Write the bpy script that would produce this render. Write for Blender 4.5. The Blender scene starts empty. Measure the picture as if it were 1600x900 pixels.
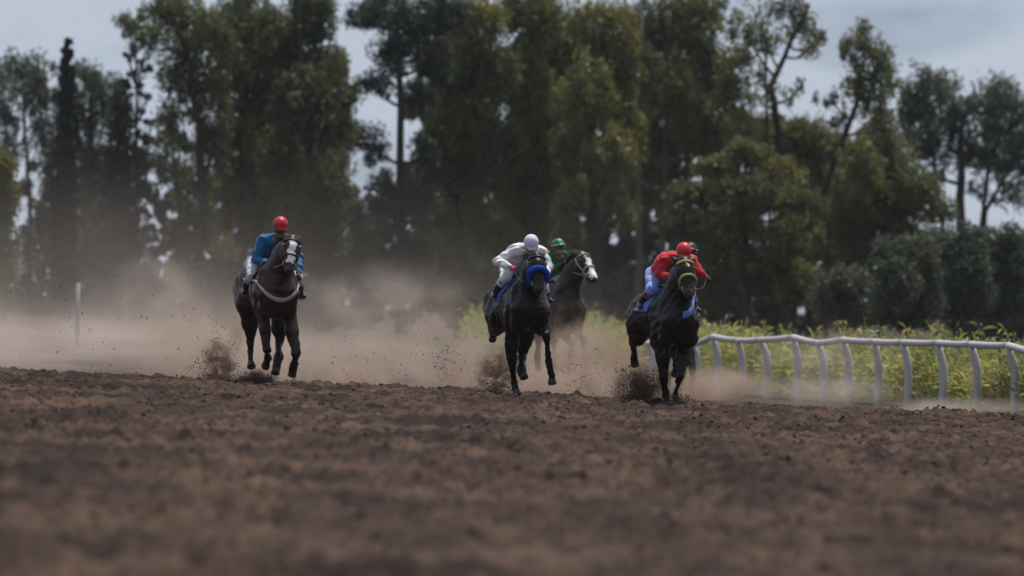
import bpy, math, random
import numpy as np
from mathutils import Vector
from mathutils.bvhtree import BVHTree

R = math.radians
scene = bpy.context.scene
col = scene.collection

# ------------------------------------------------------------------ camera, world, sun, exposure
CAMZ, HZ, FPX = 1.32, 480.0, 13333.3          # eye height, horizon row and focal length in photo pixels
cam_d = bpy.data.cameras.new('camera'); cam = bpy.data.objects.new('camera', cam_d); col.objects.link(cam)
cam_d.lens = 300; cam_d.sensor_width = 36; cam_d.clip_start = 1; cam_d.clip_end = 8000
cam.location = (0, 0, CAMZ); cam.rotation_euler = (R(90) + math.atan((HZ - 450) / FPX), 0, 0)
cam_d.dof.use_dof = True; cam_d.dof.focus_distance = 124.5; cam_d.dof.aperture_fstop = 2.7
scene.camera = cam

SUN_EL, SUN_AZ = R(70), R(32)                 # azimuth from +Y (behind the riders) towards +X
world = bpy.data.worlds.new('World'); scene.world = world; world.use_nodes = True
wn = world.node_tree; wn.nodes.clear()
def wnode(t, **k):
    n = wn.nodes.new(t)
    for a, b in k.items(): setattr(n, a, b)
    return n
sky = wnode('ShaderNodeTexSky', sky_type='NISHITA', sun_disc=False, sun_elevation=SUN_EL, sun_rotation=SUN_AZ,
            air_density=1.0, dust_density=1.0, ozone_density=1.5, altitude=200)
tc = wnode('ShaderNodeTexCoord'); mp = wnode('ShaderNodeMapping'); mp.inputs['Scale'].default_value = (9, 9, 30)
mp.inputs['Location'].default_value = (1.3, 0.2, 0.4)
nz = wnode('ShaderNodeTexNoise'); nz.inputs['Scale'].default_value = 2.2; nz.inputs['Detail'].default_value = 5; nz.inputs['Roughness'].default_value = 0.55
rp = wnode('ShaderNodeValToRGB'); rp.color_ramp.elements[0].position = .20; rp.color_ramp.elements[1].position = .47
mx = wnode('ShaderNodeMix', data_type='RGBA'); mx.inputs['B'].default_value = (8.2, 9.15, 10.7, 1)
cool = wnode('ShaderNodeMix', data_type='RGBA', blend_type='MULTIPLY'); cool.inputs['Factor'].default_value = 1; cool.inputs['B'].default_value = (.58, .74, 1.15, 1)
bg = wnode('ShaderNodeBackground'); bg.inputs['Strength'].default_value = 0.071
wo = wnode('ShaderNodeOutputWorld')
mulf = wnode('ShaderNodeMath', operation='MULTIPLY'); mulf.inputs[1].default_value = .85
L = wn.links.new
L(tc.outputs['Generated'], mp.inputs[0]); L(mp.outputs[0], nz.inputs['Vector']); L(nz.outputs['Fac'], rp.inputs[0])
L(rp.outputs[0], mulf.inputs[0]); L(mulf.outputs[0], mx.inputs['Factor'])
L(sky.outputs[0], cool.inputs['A']); L(cool.outputs['Result'], mx.inputs['A']); L(mx.outputs['Result'], bg.inputs[0]); L(bg.outputs[0], wo.inputs[0])

sun_d = bpy.data.lights.new('sun', 'SUN'); sun = bpy.data.objects.new('sun', sun_d); col.objects.link(sun)
sun_d.energy = 4.8; sun_d.angle = R(.53); sun_d.color = (1, .94, .84)
sdir = Vector((math.sin(SUN_AZ) * math.cos(SUN_EL), math.cos(SUN_AZ) * math.cos(SUN_EL), math.sin(SUN_EL)))
sun.rotation_euler = sdir.to_track_quat('Z', 'Y').to_euler(); sun.location = (0, 200, 60)

scene.view_settings.view_transform = 'Standard'; scene.view_settings.look = 'None'
scene.view_settings.exposure = -0.12; scene.view_settings.gamma = 1
cy = scene.cycles
cy.max_bounces = 6; cy.diffuse_bounces = 3; cy.transmission_bounces = 4; cy.transparent_max_bounces = 8; cy.volume_bounces = 1
cy.use_denoising = True
cy.volume_max_steps = 256

# ------------------------------------------------------------------ materials
def mat(name, rgb, rough=.7, spec=.3, var=0, vscale=8, bump=0, bscale=60, metal=0, sheen=0, rgb2=None):
    m = bpy.data.materials.new(name); m.use_nodes = True
    nt = m.node_tree; b = nt.nodes['Principled BSDF']
    b.inputs['Base Color'].default_value = (*rgb, 1); b.inputs['Roughness'].default_value = rough
    b.inputs['Specular IOR Level'].default_value = spec; b.inputs['Metallic'].default_value = metal
    if sheen: b.inputs['Sheen Weight'].default_value = sheen
    t = nt.nodes.new('ShaderNodeTexCoord')
    if var:
        n = nt.nodes.new('ShaderNodeTexNoise'); n.inputs['Scale'].default_value = vscale; n.inputs['Detail'].default_value = 4
        nt.links.new(t.outputs['Object'], n.inputs['Vector'])
        mi = nt.nodes.new('ShaderNodeMix'); mi.data_type = 'RGBA'
        c2 = rgb2 if rgb2 else tuple(c * (1 - var) for c in rgb)
        mi.inputs['A'].default_value = (*rgb, 1); mi.inputs['B'].default_value = (*c2, 1)
        nt.links.new(n.outputs['Fac'], mi.inputs['Factor']); nt.links.new(mi.outputs['Result'], b.inputs['Base Color'])
    if bump:
        n = nt.nodes.new('ShaderNodeTexNoise'); n.inputs['Scale'].default_value = bscale; n.inputs['Detail'].default_value = 3
        nt.links.new(t.outputs['Object'], n.inputs['Vector'])
        bp = nt.nodes.new('ShaderNodeBump'); bp.inputs['Strength'].default_value = bump; bp.inputs['Distance'].default_value = .02
        nt.links.new(n.outputs['Fac'], bp.inputs['Height']); nt.links.new(bp.outputs[0], b.inputs['Normal'])
    return m

def coat_mat(name, rough=.38):
    """horse coat: colour from the 'coat' attribute (markings), broken up by fine hair noise"""
    m = mat(name, (.1, .1, .1), rough, .2, bump=.35, bscale=24)
    nt = m.node_tree; b = nt.nodes['Principled BSDF']
    a = nt.nodes.new('ShaderNodeAttribute'); a.attribute_name = 'coat'
    n = nt.nodes.new('ShaderNodeTexNoise'); n.inputs['Scale'].default_value = 7; n.inputs['Detail'].default_value = 5
    t = nt.nodes.new('ShaderNodeTexCoord'); nt.links.new(t.outputs['Object'], n.inputs['Vector'])
    mr = nt.nodes.new('ShaderNodeMapRange'); mr.inputs['To Min'].default_value = .65; mr.inputs['To Max'].default_value = 1.35
    nt.links.new(n.outputs['Fac'], mr.inputs['Value'])
    mi = nt.nodes.new('ShaderNodeMix'); mi.data_type = 'RGBA'; mi.blend_type = 'MULTIPLY'; mi.inputs['Factor'].default_value = 1
    nt.links.new(a.outputs['Color'], mi.inputs['A']); nt.links.new(mr.outputs[0], mi.inputs['B']); nt.links.new(mi.outputs['Result'], b.inputs['Base Color'])
    return m

def leaf_mat(name, c1, c2, trans=.45):
    m = bpy.data.materials.new(name); m.use_nodes = True; nt = m.node_tree; nt.nodes.clear()
    N = nt.nodes.new; K = nt.links.new
    a = N('ShaderNodeAttribute'); a.attribute_name = 'tint'
    mi = N('ShaderNodeMix'); mi.data_type = 'RGBA'; mi.inputs['A'].default_value = (*c1, 1); mi.inputs['B'].default_value = (*c2, 1)
    K(a.outputs['Fac'], mi.inputs['Factor'])
    d = N('ShaderNodeBsdfDiffuse'); tr = N('ShaderNodeBsdfTranslucent'); g = N('ShaderNodeBsdfGlossy'); g.inputs['Roughness'].default_value = .45
    g.inputs['Color'].default_value = (.5, .5, .5, 1)
    s = N('ShaderNodeMixShader'); s.inputs[0].default_value = trans
    s2 = N('ShaderNodeMixShader'); s2.inputs[0].default_value = .05
    hu = N('ShaderNodeHueSaturation'); hu.inputs['Value'].default_value = 1.25; hu.inputs['Saturation'].default_value = 1.15; hu.inputs['Hue'].default_value = .49
    K(mi.outputs['Result'], d.inputs[0]); K(mi.outputs['Result'], hu.inputs['Color']); K(hu.outputs[0], tr.inputs[0])
    K(d.outputs[0], s.inputs[1]); K(tr.outputs[0], s.inputs[2]); K(s.outputs[0], s2.inputs[1]); K(g.outputs[0], s2.inputs[2])
    o = N('ShaderNodeOutputMaterial'); K(s2.outputs[0], o.inputs[0])
    return m

# ------------------------------------------------------------------ object helpers
def tag(o, label=None, cat=None, group=None, kind=None):
    if label: o['label'] = label
    if cat: o['category'] = cat
    if group: o['group'] = group
    if kind: o['kind'] = kind
    return o
def empty(name, loc, rz, label, cat, group=None):
    o = bpy.data.objects.new(name, None); col.objects.link(o); o.empty_display_size = .3
    o.location = loc; o.rotation_euler = (0, 0, rz)
    return tag(o, label, cat, group)
def mesh_obj(name, V, F, m=None, parent=None, smooth=True, attrs=None):
    """V (n,3) array, F (m,k) array or list of index tuples -> linked object"""
    me = bpy.data.meshes.new(name)
    V = np.asarray(V, np.float32)
    if isinstance(F, np.ndarray):
        n, k = F.shape
        me.vertices.add(len(V)); me.vertices.foreach_set('co', V.ravel())
        me.loops.add(n * k); me.loops.foreach_set('vertex_index', F.astype(np.int32).ravel())
        me.polygons.add(n); me.polygons.foreach_set('loop_start', np.arange(0, n * k, k, dtype=np.int32))
        me.polygons.foreach_set('loop_total', np.full(n, k, np.int32))
        me.update(calc_edges=True)
    else:
        me.from_pydata([tuple(map(float, v)) for v in V], [], [tuple(int(i) for i in f) for f in F])
    me.validate()
    me.polygons.foreach_set('use_smooth', np.full(len(me.polygons), smooth))
    if attrs:
        for an, (typ, dom, data) in attrs.items():
            at = me.attributes.new(an, typ, dom)
            at.data.foreach_set('color' if 'COLOR' in typ else 'value', np.asarray(data, np.float32).ravel())
    o = bpy.data.objects.new(name, me); col.objects.link(o)
    if m: me.materials.append(m)
    if parent: o.parent = parent
    return o

class MB:
    """collects tubes / boxes / strips into one mesh"""
    def __init__(s): s.V = []; s.F = []
    def add(s, V, F):
        b = len(s.V); s.V += [tuple(v) for v in V]; s.F += [tuple(i + b for i in f) for f in F]
    def tube(s, pts, rad, n=6, caps=True, flat=1.0, closed=False):
        pts = [Vector(p) for p in pts]; m = len(pts)
        rad = list(rad) if hasattr(rad, '__len__') else [rad] * m
        V = []; up = None
        for i, p in enumerate(pts):
            if closed: t = (pts[(i + 1) % m] - pts[i - 1]).normalized()
            else: t = (pts[min(i + 1, m - 1)] - pts[max(i - 1, 0)]).normalized()
            if up is None:
                up = Vector((0, 0, 1)) if abs(t.z) < .9 else Vector((1, 0, 0))
            sx = t.cross(up).normalized(); up = sx.cross(t).normalized()
            for j in range(n):
                a = 2 * math.pi * j / n
                V.append(p + sx * math.cos(a) * rad[i] + up * math.sin(a) * rad[i] * flat)
        F = []
        for i in range(m if closed else m - 1):
            for j in range(n):
                a, b = i * n + j, i * n + (j + 1) % n; k = (i + 1) % m
                F.append((a, b, k * n + (j + 1) % n, k * n + j))
        if caps and not closed:
            F.append(tuple(range(n - 1, -1, -1))); F.append(tuple((m - 1) * n + j for j in range(n)))
        s.add(V, F)
    def build(s, name, m, parent=None, smooth=True): return mesh_obj(name, s.V, s.F, m, parent, smooth)

def rnd(seed): return np.random.default_rng(seed)
def ss(a, b, x):
    t = np.clip((x - a) / (b - a), 0, 1); return t * t * (3 - 2 * t)
_lat = rnd(5).random((257, 257))
def vnoise(x, y):
    xi = np.floor(x).astype(int); yi = np.floor(y).astype(int); fx = x - xi; fy = y - yi
    fx = fx * fx * (3 - 2 * fx); fy = fy * fy * (3 - 2 * fy); a = xi % 256; b = yi % 256
    return (_lat[a, b] * (1 - fx) + _lat[a + 1, b] * fx) * (1 - fy) + (_lat[a, b + 1] * (1 - fx) + _lat[a + 1, b + 1] * fx) * fy

# px -> world at distance Y
def PX(px, Y): return (px - 800) * Y / FPX
def PZ(py, Y): return CAMZ - (py - HZ) * Y / FPX

# ------------------------------------------------------------------ the ground
def ground_base(x, y):
    x = np.asarray(x, float); y = np.asarray(y, float)
    wr = ss(-3, 5, x)
    right = -.10 * ss(128.5, 133, y) - .35 * ss(140, 196, y)
    left = -.20 * ss(128.5, 133, y) + .33 * ss(150, 290, y)
    return -.0475 * np.clip(x, -25, 25) + wr * right + (1 - wr) * left
def bumps(x, y):
    n1 = vnoise(x * .7 + 9, y * .35 + 3) - .5
    n2 = vnoise(x * 2.3 + 40, y * 1.3 + 11) - .5
    n3 = vnoise(x * 5.5 + 80, y * 3.4 + 70) - .5
    n4 = vnoise(x * 12.5 + 180, y * 8 + 170) - .5
    har = np.sin((x + .06 * y) * 15 + 5 * vnoise(x * .6, y * .12)) * vnoise(x * .5 + 20, y * .08 + 6)
    rough = .35 + 1.1 * vnoise(x * .45 + 3, y * .2 + 8)
    n5 = vnoise(x * 19 + 31, y * 15 + 77) - .5
    return .028 * har + .045 * n1 + rough * (.075 * n2 + .06 * np.maximum(n3, -.22) + .10 * np.maximum(n4, -.12) + .10 * np.maximum(n5, -.06)) + .05 * np.maximum(vnoise(x * 1.7 + 3, y * 2.2 + 60) - .68, 0) * 1.2
def ground_z(x, y): return float(ground_base(x, y))

def grow(a, b, s0, g):
    out = [a]; s = s0
    while abs(out[-1] - a) < abs(b - a):
        out.append(out[-1] + math.copysign(s, b - a)); s *= g
    out[-1] = b; return out[1:]
us = np.concatenate([grow(-1, -300, .03, 1.22)[::-1], np.linspace(-1, 1, 340), grow(1, 300, .03, 1.22)])
ys = [-300, -100, -30, 0, 15, 25]; y = 30.0
while y < 131:
    ys.append(y); y += .20 if y < 75 else (.15 if y < 100 else .11)
while y < 340: ys.append(y); y += 1.5
ys += grow(340, 3500, 12, 1.25)
ys = np.array(ys)
UU, YY = np.meshgrid(us, ys, indexing='ij')
XX = UU * (np.clip(YY, 20, 140) * .068 + 1.1)                       # finer spacing where the track is nearer
mask = (np.abs(XX) < 12) & (YY > 20) & (YY < 134)
ZZ = ground_base(XX, YY) + np.where(mask, bumps(XX, YY), 0)
nx, ny = XX.shape
idx = np.arange(nx * ny).reshape(nx, ny)
F = np.stack([idx[:-1, :-1], idx[1:, :-1], idx[1:, 1:], idx[:-1, 1:]], -1).reshape(-1, 4)
dirt = mat('dirt', (.1, .1, .1), .95, .15)
nt = dirt.node_tree; N = nt.nodes.new; K = nt.links.new; b = nt.nodes['Principled BSDF']
g = N('ShaderNodeNewGeometry')
def dn(scale, detail, sx=1, sy=1):
    m_ = N('ShaderNodeMapping'); m_.inputs['Scale'].default_value = (sx, sy, 1)
    n_ = N('ShaderNodeTexNoise'); n_.inputs['Scale'].default_value = scale; n_.inputs['Detail'].default_value = detail; n_.inputs['Roughness'].default_value = .62
    K(g.outputs['Position'], m_.inputs[0]); K(m_.outputs[0], n_.inputs['Vector']); return n_
na, nb, nc = dn(.75, 9, 1, .28), dn(6, 7, 1, .26), dn(28, 4)
r1 = N('ShaderNodeValToRGB'); e = r1.color_ramp.elements
e[0].position = .40; e[0].color = (.022, .013, .0095, 1); e[1].position = .62; e[1].color = (.097, .060, .043, 1)
r2 = N('ShaderNodeValToRGB'); e = r2.color_ramp.elements
e[0].position = .33; e[0].color = (.20, .18, .18, 1); e[1].position = .58; e[1].color = (1.05, 1.03, 1.0, 1)
m1 = N('ShaderNodeMix'); m1.data_type = 'RGBA'; m1.blend_type = 'MULTIPLY'; m1.inputs['Factor'].default_value = 1
ad = N('ShaderNodeMath'); ad.operation = 'MULTIPLY_ADD'; ad.inputs[1].default_value = .35
K(nc.outputs['Fac'], ad.inputs[0]); 
sb = N('ShaderNodeMath'); sb.operation = 'MULTIPLY_ADD'; sb.inputs[1].default_value = 1; sb.inputs[2].default_value = -.175
K(na.outputs['Fac'], sb.inputs[0]); K(sb.outputs[0], ad.inputs[2]); K(ad.outputs[0], r1.inputs[0]); K(nb.outputs['Fac'], r2.inputs[0])
K(r1.outputs[0], m1.inputs['A']); K(r2.outputs[0], m1.inputs['B']); K(m1.outputs['Result'], b.inputs['Base Color'])
bp = N('ShaderNodeBump'); bp.inputs['Strength'].default_value = .8; bp.inputs['Distance'].default_value = .03
K(nc.outputs['Fac'], bp.inputs['Height']); K(bp.outputs[0], b.inputs['Normal'])
ground = mesh_obj('ground', np.stack([XX, YY, ZZ], -1).reshape(-1, 3), F, dirt)
tag(ground, 'brown harrowed dirt of the race track', kind='structure')

# loose clods lying on the track: far too many to count
def rocks(P, S, seed, squash=.7):
    """one mesh of small irregular lumps (eight triangles each)"""
    rg = rnd(seed); n = len(P)
    B = np.array([(1, 0, 0), (-1, 0, 0), (0, 1, 0), (0, -1, 0), (0, 0, 1), (0, 0, -1)], float)
    tri = np.array([(0, 2, 4), (2, 1, 4), (1, 3, 4), (3, 0, 4), (2, 0, 5), (1, 2, 5), (3, 1, 5), (0, 3, 5)])
    J = B[None] * (1 + rg.uniform(-.45, .45, (n, 6, 1))) * S[:, None, None] + rg.normal(0, .22, (n, 6, 3)) * S[:, None, None]
    J[:, :, 2] *= squash
    a = rg.uniform(0, 6.28, n); c, s = np.cos(a)[:, None], np.sin(a)[:, None]
    x = J[:, :, 0] * c - J[:, :, 1] * s; yv = J[:, :, 0] * s + J[:, :, 1] * c
    J[:, :, 0], J[:, :, 1] = x, yv
    V = (J + P[:, None]).reshape(-1, 3)
    Fr = (tri[None] + 6 * np.arange(n)[:, None, None]).reshape(-1, 3)
    return V, Fr
rg = rnd(21)
n = 46000
cyv = 36 + 94 * rg.random(n) ** .8; cx = rg.uniform(-1, 1, n) * (cyv * .066 + 1.0)
keep = vnoise(cx * .9 + 5, cyv * .45 + 2) + .25 * rg.random(n) > .5
cx, cyv = cx[keep], cyv[keep]
sz = .006 + .034 * rg.random(len(cx)) ** 4
P = np.stack([cx, cyv, ground_base(cx, cyv) + bumps(cx, cyv) + sz * .25], -1)
V, Fr = rocks(P, sz, 3)
clod_m = mat('clod', (.105, .068, .050), .95, .1, var=.55, vscale=14)
tag(mesh_obj('dirt_clods', V, Fr, clod_m, smooth=False), 'loose clods of earth strewn over the dirt track', kind='stuff')

# ------------------------------------------------------------------ trees and plants
bark = mat('bark', (.050, .040, .034), .9, .15, var=.5, vscale=3, bump=.6, bscale=9)
bark_pale = mat('pale_bark', (.13, .11, .095), .9, .15, var=.5, vscale=2, bump=.5, bscale=9)
LM = {
    'olive': leaf_mat('leaf_olive', (.056, .072, .036), (.190, .182, .060)),
    'grey': leaf_mat('leaf_grey_green', (.060, .074, .054), (.125, .135, .082), .4),
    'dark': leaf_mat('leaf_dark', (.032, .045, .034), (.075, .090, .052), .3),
    'yellow': leaf_mat('leaf_yellow', (.06, .075, .020), (.16, .155, .03), .5),
    'cypress': leaf_mat('leaf_cypress', (.014, .022, .017), (.026, .036, .024), .12),
    'weed': leaf_mat('leaf_weed', (.13, .165, .055), (.36, .34, .13), .6),
    'straw': leaf_mat('straw', (.30, .25, .10), (.40, .36, .17), .4),
}
def leaves(C, rad, per, ln, wd, droop, rg, tint):
    """leaf quads round cluster centres C (n,3), cluster radius rad (n,)"""
    n = len(C)
    c = np.repeat(C, per, 0); r = np.repeat(rad, per); m = len(c)
    d = rg.normal(size=(m, 3)); d /= np.linalg.norm(d, axis=1)[:, None]
    p = c + d * (r * rg.random(m) ** .45)[:, None] * np.array([.82, .82, 1.25 if droop > .5 else .8])
    ax = rg.normal(size=(m, 3)); ax[:, 2] -= droop; ax /= np.linalg.norm(ax, axis=1)[:, None]
    w = np.cross(ax, rg.normal(size=(m, 3))); w /= np.linalg.norm(w, axis=1)[:, None] + 1e-9
    s = rg.uniform(.6, 1.35, m)[:, None]
    a = ax * ln * .5 * s; b = w * wd * .5 * s
    V = np.stack([p - a, p + b + a * .1, p + a, p - b + a * .1], 1).reshape(-1, 3)
    F = np.arange(4 * m).reshape(-1, 4)
    t = np.clip(np.repeat(tint, per) + rg.normal(0, .18, m), 0, 1)
    return V, F, t
def crown_mesh(clumps, Y, rg, ln=.23, wd=.066, lai=4.5, droop=.9, depth=1.4, sub_r=(.22, .5), tintb=0, spread=1.0):
    """clumps: px ellipses (cx,cy,rx,ry) -> leaves, clump centres and sub-cluster centres in metres"""
    Vs, Fs, Ts, nodes = [], [], [], []; off = 0
    k = Y / FPX
    for c in clumps:
        px, py, rx, ry = c[:4]; dens = c[4] if len(c) > 4 else 1; tb = c[5] if len(c) > 5 else 0
        rx, ry = rx * k * 1.1 * spread, ry * k * 1.1 * spread; rd = max(.35, .75 * (rx + ry) / 2)
        ce = np.array([PX(px, Y), Y + rg.uniform(-depth, depth), PZ(py, Y)])
        area = math.pi * rx * ry
        per = 34; ns = max(4, int(area * lai * 1.5 * dens / (per * ln * wd * .5)))
        d = rg.normal(size=(ns, 3)); d /= np.linalg.norm(d, axis=1)[:, None]
        C = ce + d * (rg.random(ns) ** .42)[:, None] * np.array([rx, rd, ry])
        lim = min(rx, ry) * .7
        rad = np.minimum(rg.uniform(*sub_r, ns), max(lim, .12))
        tint = np.clip(.32 + tintb + tb + rg.normal(0, .16) + rg.normal(0, .2, ns), 0, 1)
        V, F, t = leaves(C, rad, per, ln, wd, droop, rg, tint)
        Vs.append(V); Fs.append(F + off); Ts.append(t); off += len(V); nodes.append((ce, C, min(rx, ry)))
    return np.concatenate(Vs), np.concatenate(Fs), np.concatenate(Ts), nodes
def bend(a, b, rg, n=5, sag=.12):
    a, b = np.array(a), np.array(b); L_ = np.linalg.norm(b - a); o = rg.normal(0, sag * L_ * .5, 3)
    return [tuple(a + (b - a) * t + o * math.sin(math.pi * t) + np.array([0, 0, -.10 * L_ * math.sin(math.pi * t)])) for t in np.linspace(0, 1, n)]
TREES = 'trees lining the far side of the track'
def tree(name, label, cat, Y, trunks, clumps, pal, seed, limbs=True, barkm=None, group=TREES, **kw):
    rg = rnd(seed)
    bx = PX(trunks[0][0][0], Y); root = empty(name, (bx, Y, ground_z(bx, Y)), 0, label, cat, group)
    o = np.array(root.location)
    V, F, T, nodes = crown_mesh(clumps, Y, rg, **kw)
    mb = MB(); tp = []
    for tr in trunks:
        pts = []; rr = []
        for i, (px, py, w) in enumerate(tr):
            z = PZ(py, Y) if i else ground_z(PX(px, Y), Y) - .15
            pts.append(np.array([PX(px, Y), Y + rg.uniform(-.3, .3) * (i > 0), z])); rr.append(w * Y / FPX / 2)
        # refine with a little wobble
        P2, R2 = [], []
        for i in range(len(pts) - 1):
            for t in np.linspace(0, 1, 5)[:-1]:
                wob = rg.normal(0, rr[i] * .25, 3) if 0 < t else 0
                P2.append(pts[i] * (1 - t) + pts[i + 1] * t + wob); R2.append(rr[i] * (1 - t) + rr[i + 1] * t)
        P2.append(pts[-1]); R2.append(rr[-1]); R2[0] *= 1.5
        mb.tube([tuple(p - o) for p in P2], R2, 7)
        tp += list(zip(P2, R2))
    if limbs:
        for ce, C, rmin in nodes:
            cand = [(np.linalg.norm((p - ce) * np.array([1, 1, .6])) + (3 if p[2] > ce[2] - .2 else 0), i) for i, (p, r) in enumerate(tp)]
            p, r = tp[min(cand)[1]]
            path = bend(p, ce, rg, 6)
            r0 = min(r * .6, .11)
            mb.tube([tuple(np.array(q) - o) for q in path], np.linspace(r0, .022, 6), 5)
            for c in C[rg.permutation(len(C))[:7]]:
                st = np.array(path[int(rg.integers(2, 6))])
                mb.tube([tuple(np.array(q) - o) for q in bend(st, c, rg, 4)], np.linspace(.026, .008, 4), 4)
    mb.build('trunk', barkm or bark, root)
    mesh_obj('crown', V - o, F, LM[pal], root, smooth=False, attrs={'tint': ('FLOAT', 'FACE', T)})
    return root

tree('broadleaf_tree', 'open crowned tree at the far left edge, left of the cypress', 'tree', 325,
     [[(48, 500, 9), (46, 300, 7), (38, 190, 5), (40, 120, 3)], [(60, 500, 6), (80, 320, 5), (85, 200, 3)]],
     [(35, 118, 38, 30), (12, 165, 34, 30), (75, 150, 36, 40), (18, 225, 26, 30, .6), (78, 228, 32, 36), (92, 300, 32, 40), (8, 290, 18, 30, .6), (20, 400, 40, 24), (85, 370, 36, 44)],
     'grey', 1, lai=2.4, spread=1.15)
tree('broadleaf_tree', 'grey green tree directly behind and right of the cypress', 'tree', 326,
     [[(150, 500, 11), (148, 300, 8), (140, 150, 4)]],
     [(138, 118, 27, 24), (160, 155, 34, 36), (138, 215, 36, 46), (168, 275, 36, 46), (140, 330, 42, 46), (172, 385, 40, 40), (120, 170, 26, 34), (130, 400, 50, 40)],
     'grey', 2, lai=2.6, spread=1.1)
tree('cypress_tree', 'tall narrow dark cypress pointing up like a column', 'tree', 300, [[(104, 500, 14), (104, 300, 10), (104, 90, 3)]],
     [(106, 78, 7, 14, 2.2), (105, 100, 9, 22, 2.2), (104, 130, 11, 28, 2.2), (104, 165, 13, 34, 2.2), (104, 205, 14, 40, 2.2), (103, 250, 16, 45, 2.1), (103, 300, 16, 50, 1.8), (102, 350, 19, 50, 1.7), (101, 400, 21, 50, 1.6), (100, 440, 22, 40)],
     'cypress', 3, limbs=False, ln=.2, wd=.09, droop=-1.2, depth=.1, sub_r=(.12, .25), lai=6)
rg = rnd(77); wh = []
for i, yy in enumerate(np.arange(52, 455, 19)):
    sd = 1 if i % 2 else -1; ext = 12 + 22 * min(1, (yy - 30) / 150) + rg.uniform(-6, 6)
    wh += [(213 + sd * ext * .62, yy + rg.uniform(-4, 4), ext * .5, 7, .9), (213 - sd * ext * .3, yy + 6, ext * .32, 6, .8)]
tree('slender_conifer', 'thin sparse conifer with separate tiers of branches, left of the big eucalyptus', 'tree', 305,
     [[(213, 500, 8), (213, 250, 6), (213, 28, 1.5)]], wh + [(213, 36, 6, 9)], 'dark', 4, ln=.17, wd=.06, droop=.2, depth=.6, sub_r=(.1, .22))
tree('slender_conifer', 'short dark pointed conifer between the cypress and the sparse conifer', 'tree', 306,
     [[(187, 500, 9), (187, 250, 6), (187, 130, 2)]], [(187, 132, 9, 9, 1.3), (187, 160, 12, 20, 1.2), (187, 205, 20, 32), (186, 260, 26, 40), (186, 320, 32, 44), (188, 385, 36, 46), (190, 440, 40, 36)],
     'dark', 5, ln=.18, wd=.07, droop=.2, depth=.4)
tree('round_tree', 'sunlit yellow green rounded tree cut by the left picture edge', 'tree', 262,
     [[(4, 500, 12), (2, 400, 9), (0, 300, 5)]], [(0, 262, 24, 24, 1.5, .3), (4, 310, 24, 40, 1.5), (-4, 370, 26, 50, 1.4), (4, 430, 22, 40), (-30, 330, 30, 70)], 'yellow', 6, ln=.16, wd=.08, droop=0, depth=.5)  # higher tint on the top clump paints its sunlit rim
tree('eucalyptus_tree', 'tall eucalyptus with wispy left branches rising above the sparse conifer', 'tree', 300,
     [[(300, 500, 18), (318, 340, 15), (312, 200, 12), (292, 80, 8), (262, 0, 4)], [(308, 500, 10), (284, 360, 8), (268, 220, 5)]],
     [(205, 32, 24, 16, .8), (238, 62, 26, 22, .8), (245, 12, 38, 18), (285, 100, 36, 46), (290, 28, 45, 38), (322, 150, 34, 46), (335, 60, 40, 48), (268, 185, 26, 28), (262, 245, 22, 32), (300, 285, 30, 38), (300, 350, 26, 30, .6), (330, 230, 30, 40), (330, 400, 40, 30, .7)],
     'olive', 7, lai=2.8, spread=1.1)
tree('eucalyptus_tree', 'dense dark eucalyptus above the red capped jockey, next to the wispy one', 'tree', 308,
     [[(345, 500, 22), (352, 360, 19), (378, 200, 14), (386, 0, 9)], [(420, 500, 14), (398, 380, 12), (412, 240, 9), (430, 80, 6)]],
     [(385, 36, 48, 56), (380, 130, 48, 56), (368, 216, 46, 56), (392, 296, 42, 46), (352, 300, 30, 34, .7), (425, 90, 40, 60), (420, 200, 40, 60), (410, 350, 36, 30, .6), (440, 290, 34, 50)],
     'olive', 8, lai=4.4)
tree('eucalyptus_tree', 'broad eucalyptus left of the sky gap, branches hanging to its right', 'tree', 302,
     [[(505, 500, 20), (492, 320, 17), (474, 130, 12), (460, -40, 7)], [(462, 500, 10), (460, 380, 8), (470, 260, 6)]],
     [(450, 56, 52, 56), (490, 20, 34, 44), (520, 112, 32, 42), (480, 160, 56, 56), (522, 205, 30, 50), (460, 250, 56, 56), (512, 296, 42, 56), (480, 345, 56, 46), (505, 390, 46, 40), (552, 215, 18, 24, .6), (550, 150, 16, 24, .6), (440, 400, 40, 40, .8)],
     'olive', 9, lai=4.6, tintb=-.08)
tree('pine_tree', 'dark pine with one straight black trunk right of the sky gap', 'tree', 296,
     [[(626, 500, 15), (625, 300, 13), (624, 120, 10), (622, -30, 6)]],
     [(600, 18, 46, 28), (655, 38, 46, 38), (694, 18, 38, 28), (622, 86, 34, 34), (566, 26, 30, 18, .8), (682, 92, 36, 36), (588, 128, 26, 20, .8), (655, 148, 26, 26, .8), (584, 230, 26, 26, .7), (664, 240, 22, 28, .8), (600, 296, 32, 26, .8), (650, 320, 36, 36), (578, 370, 36, 36), (640, 396, 46, 36), (560, 420, 40, 30)],
     'dark', 10, ln=.2, wd=.06, droop=.1)
tree('eucalyptus_tree', 'leafy eucalyptus immediately right of the straight trunked pine', 'tree', 304,
     [[(722, 500, 18), (716, 260, 14), (732, 0, 8)]],
     [(742, 40, 48, 42, 1, .25), (702, 112, 40, 46), (762, 112, 46, 46), (722, 190, 50, 50), (690, 262, 36, 42), (770, 230, 46, 56), (730, 316, 50, 56), (690, 380, 46, 46), (770, 392, 46, 46), (735, 440, 60, 34)],  # first clump's higher tint paints sunlit foliage into the leaf colour
     'olive', 11, lai=4.8, tintb=.05)
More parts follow.
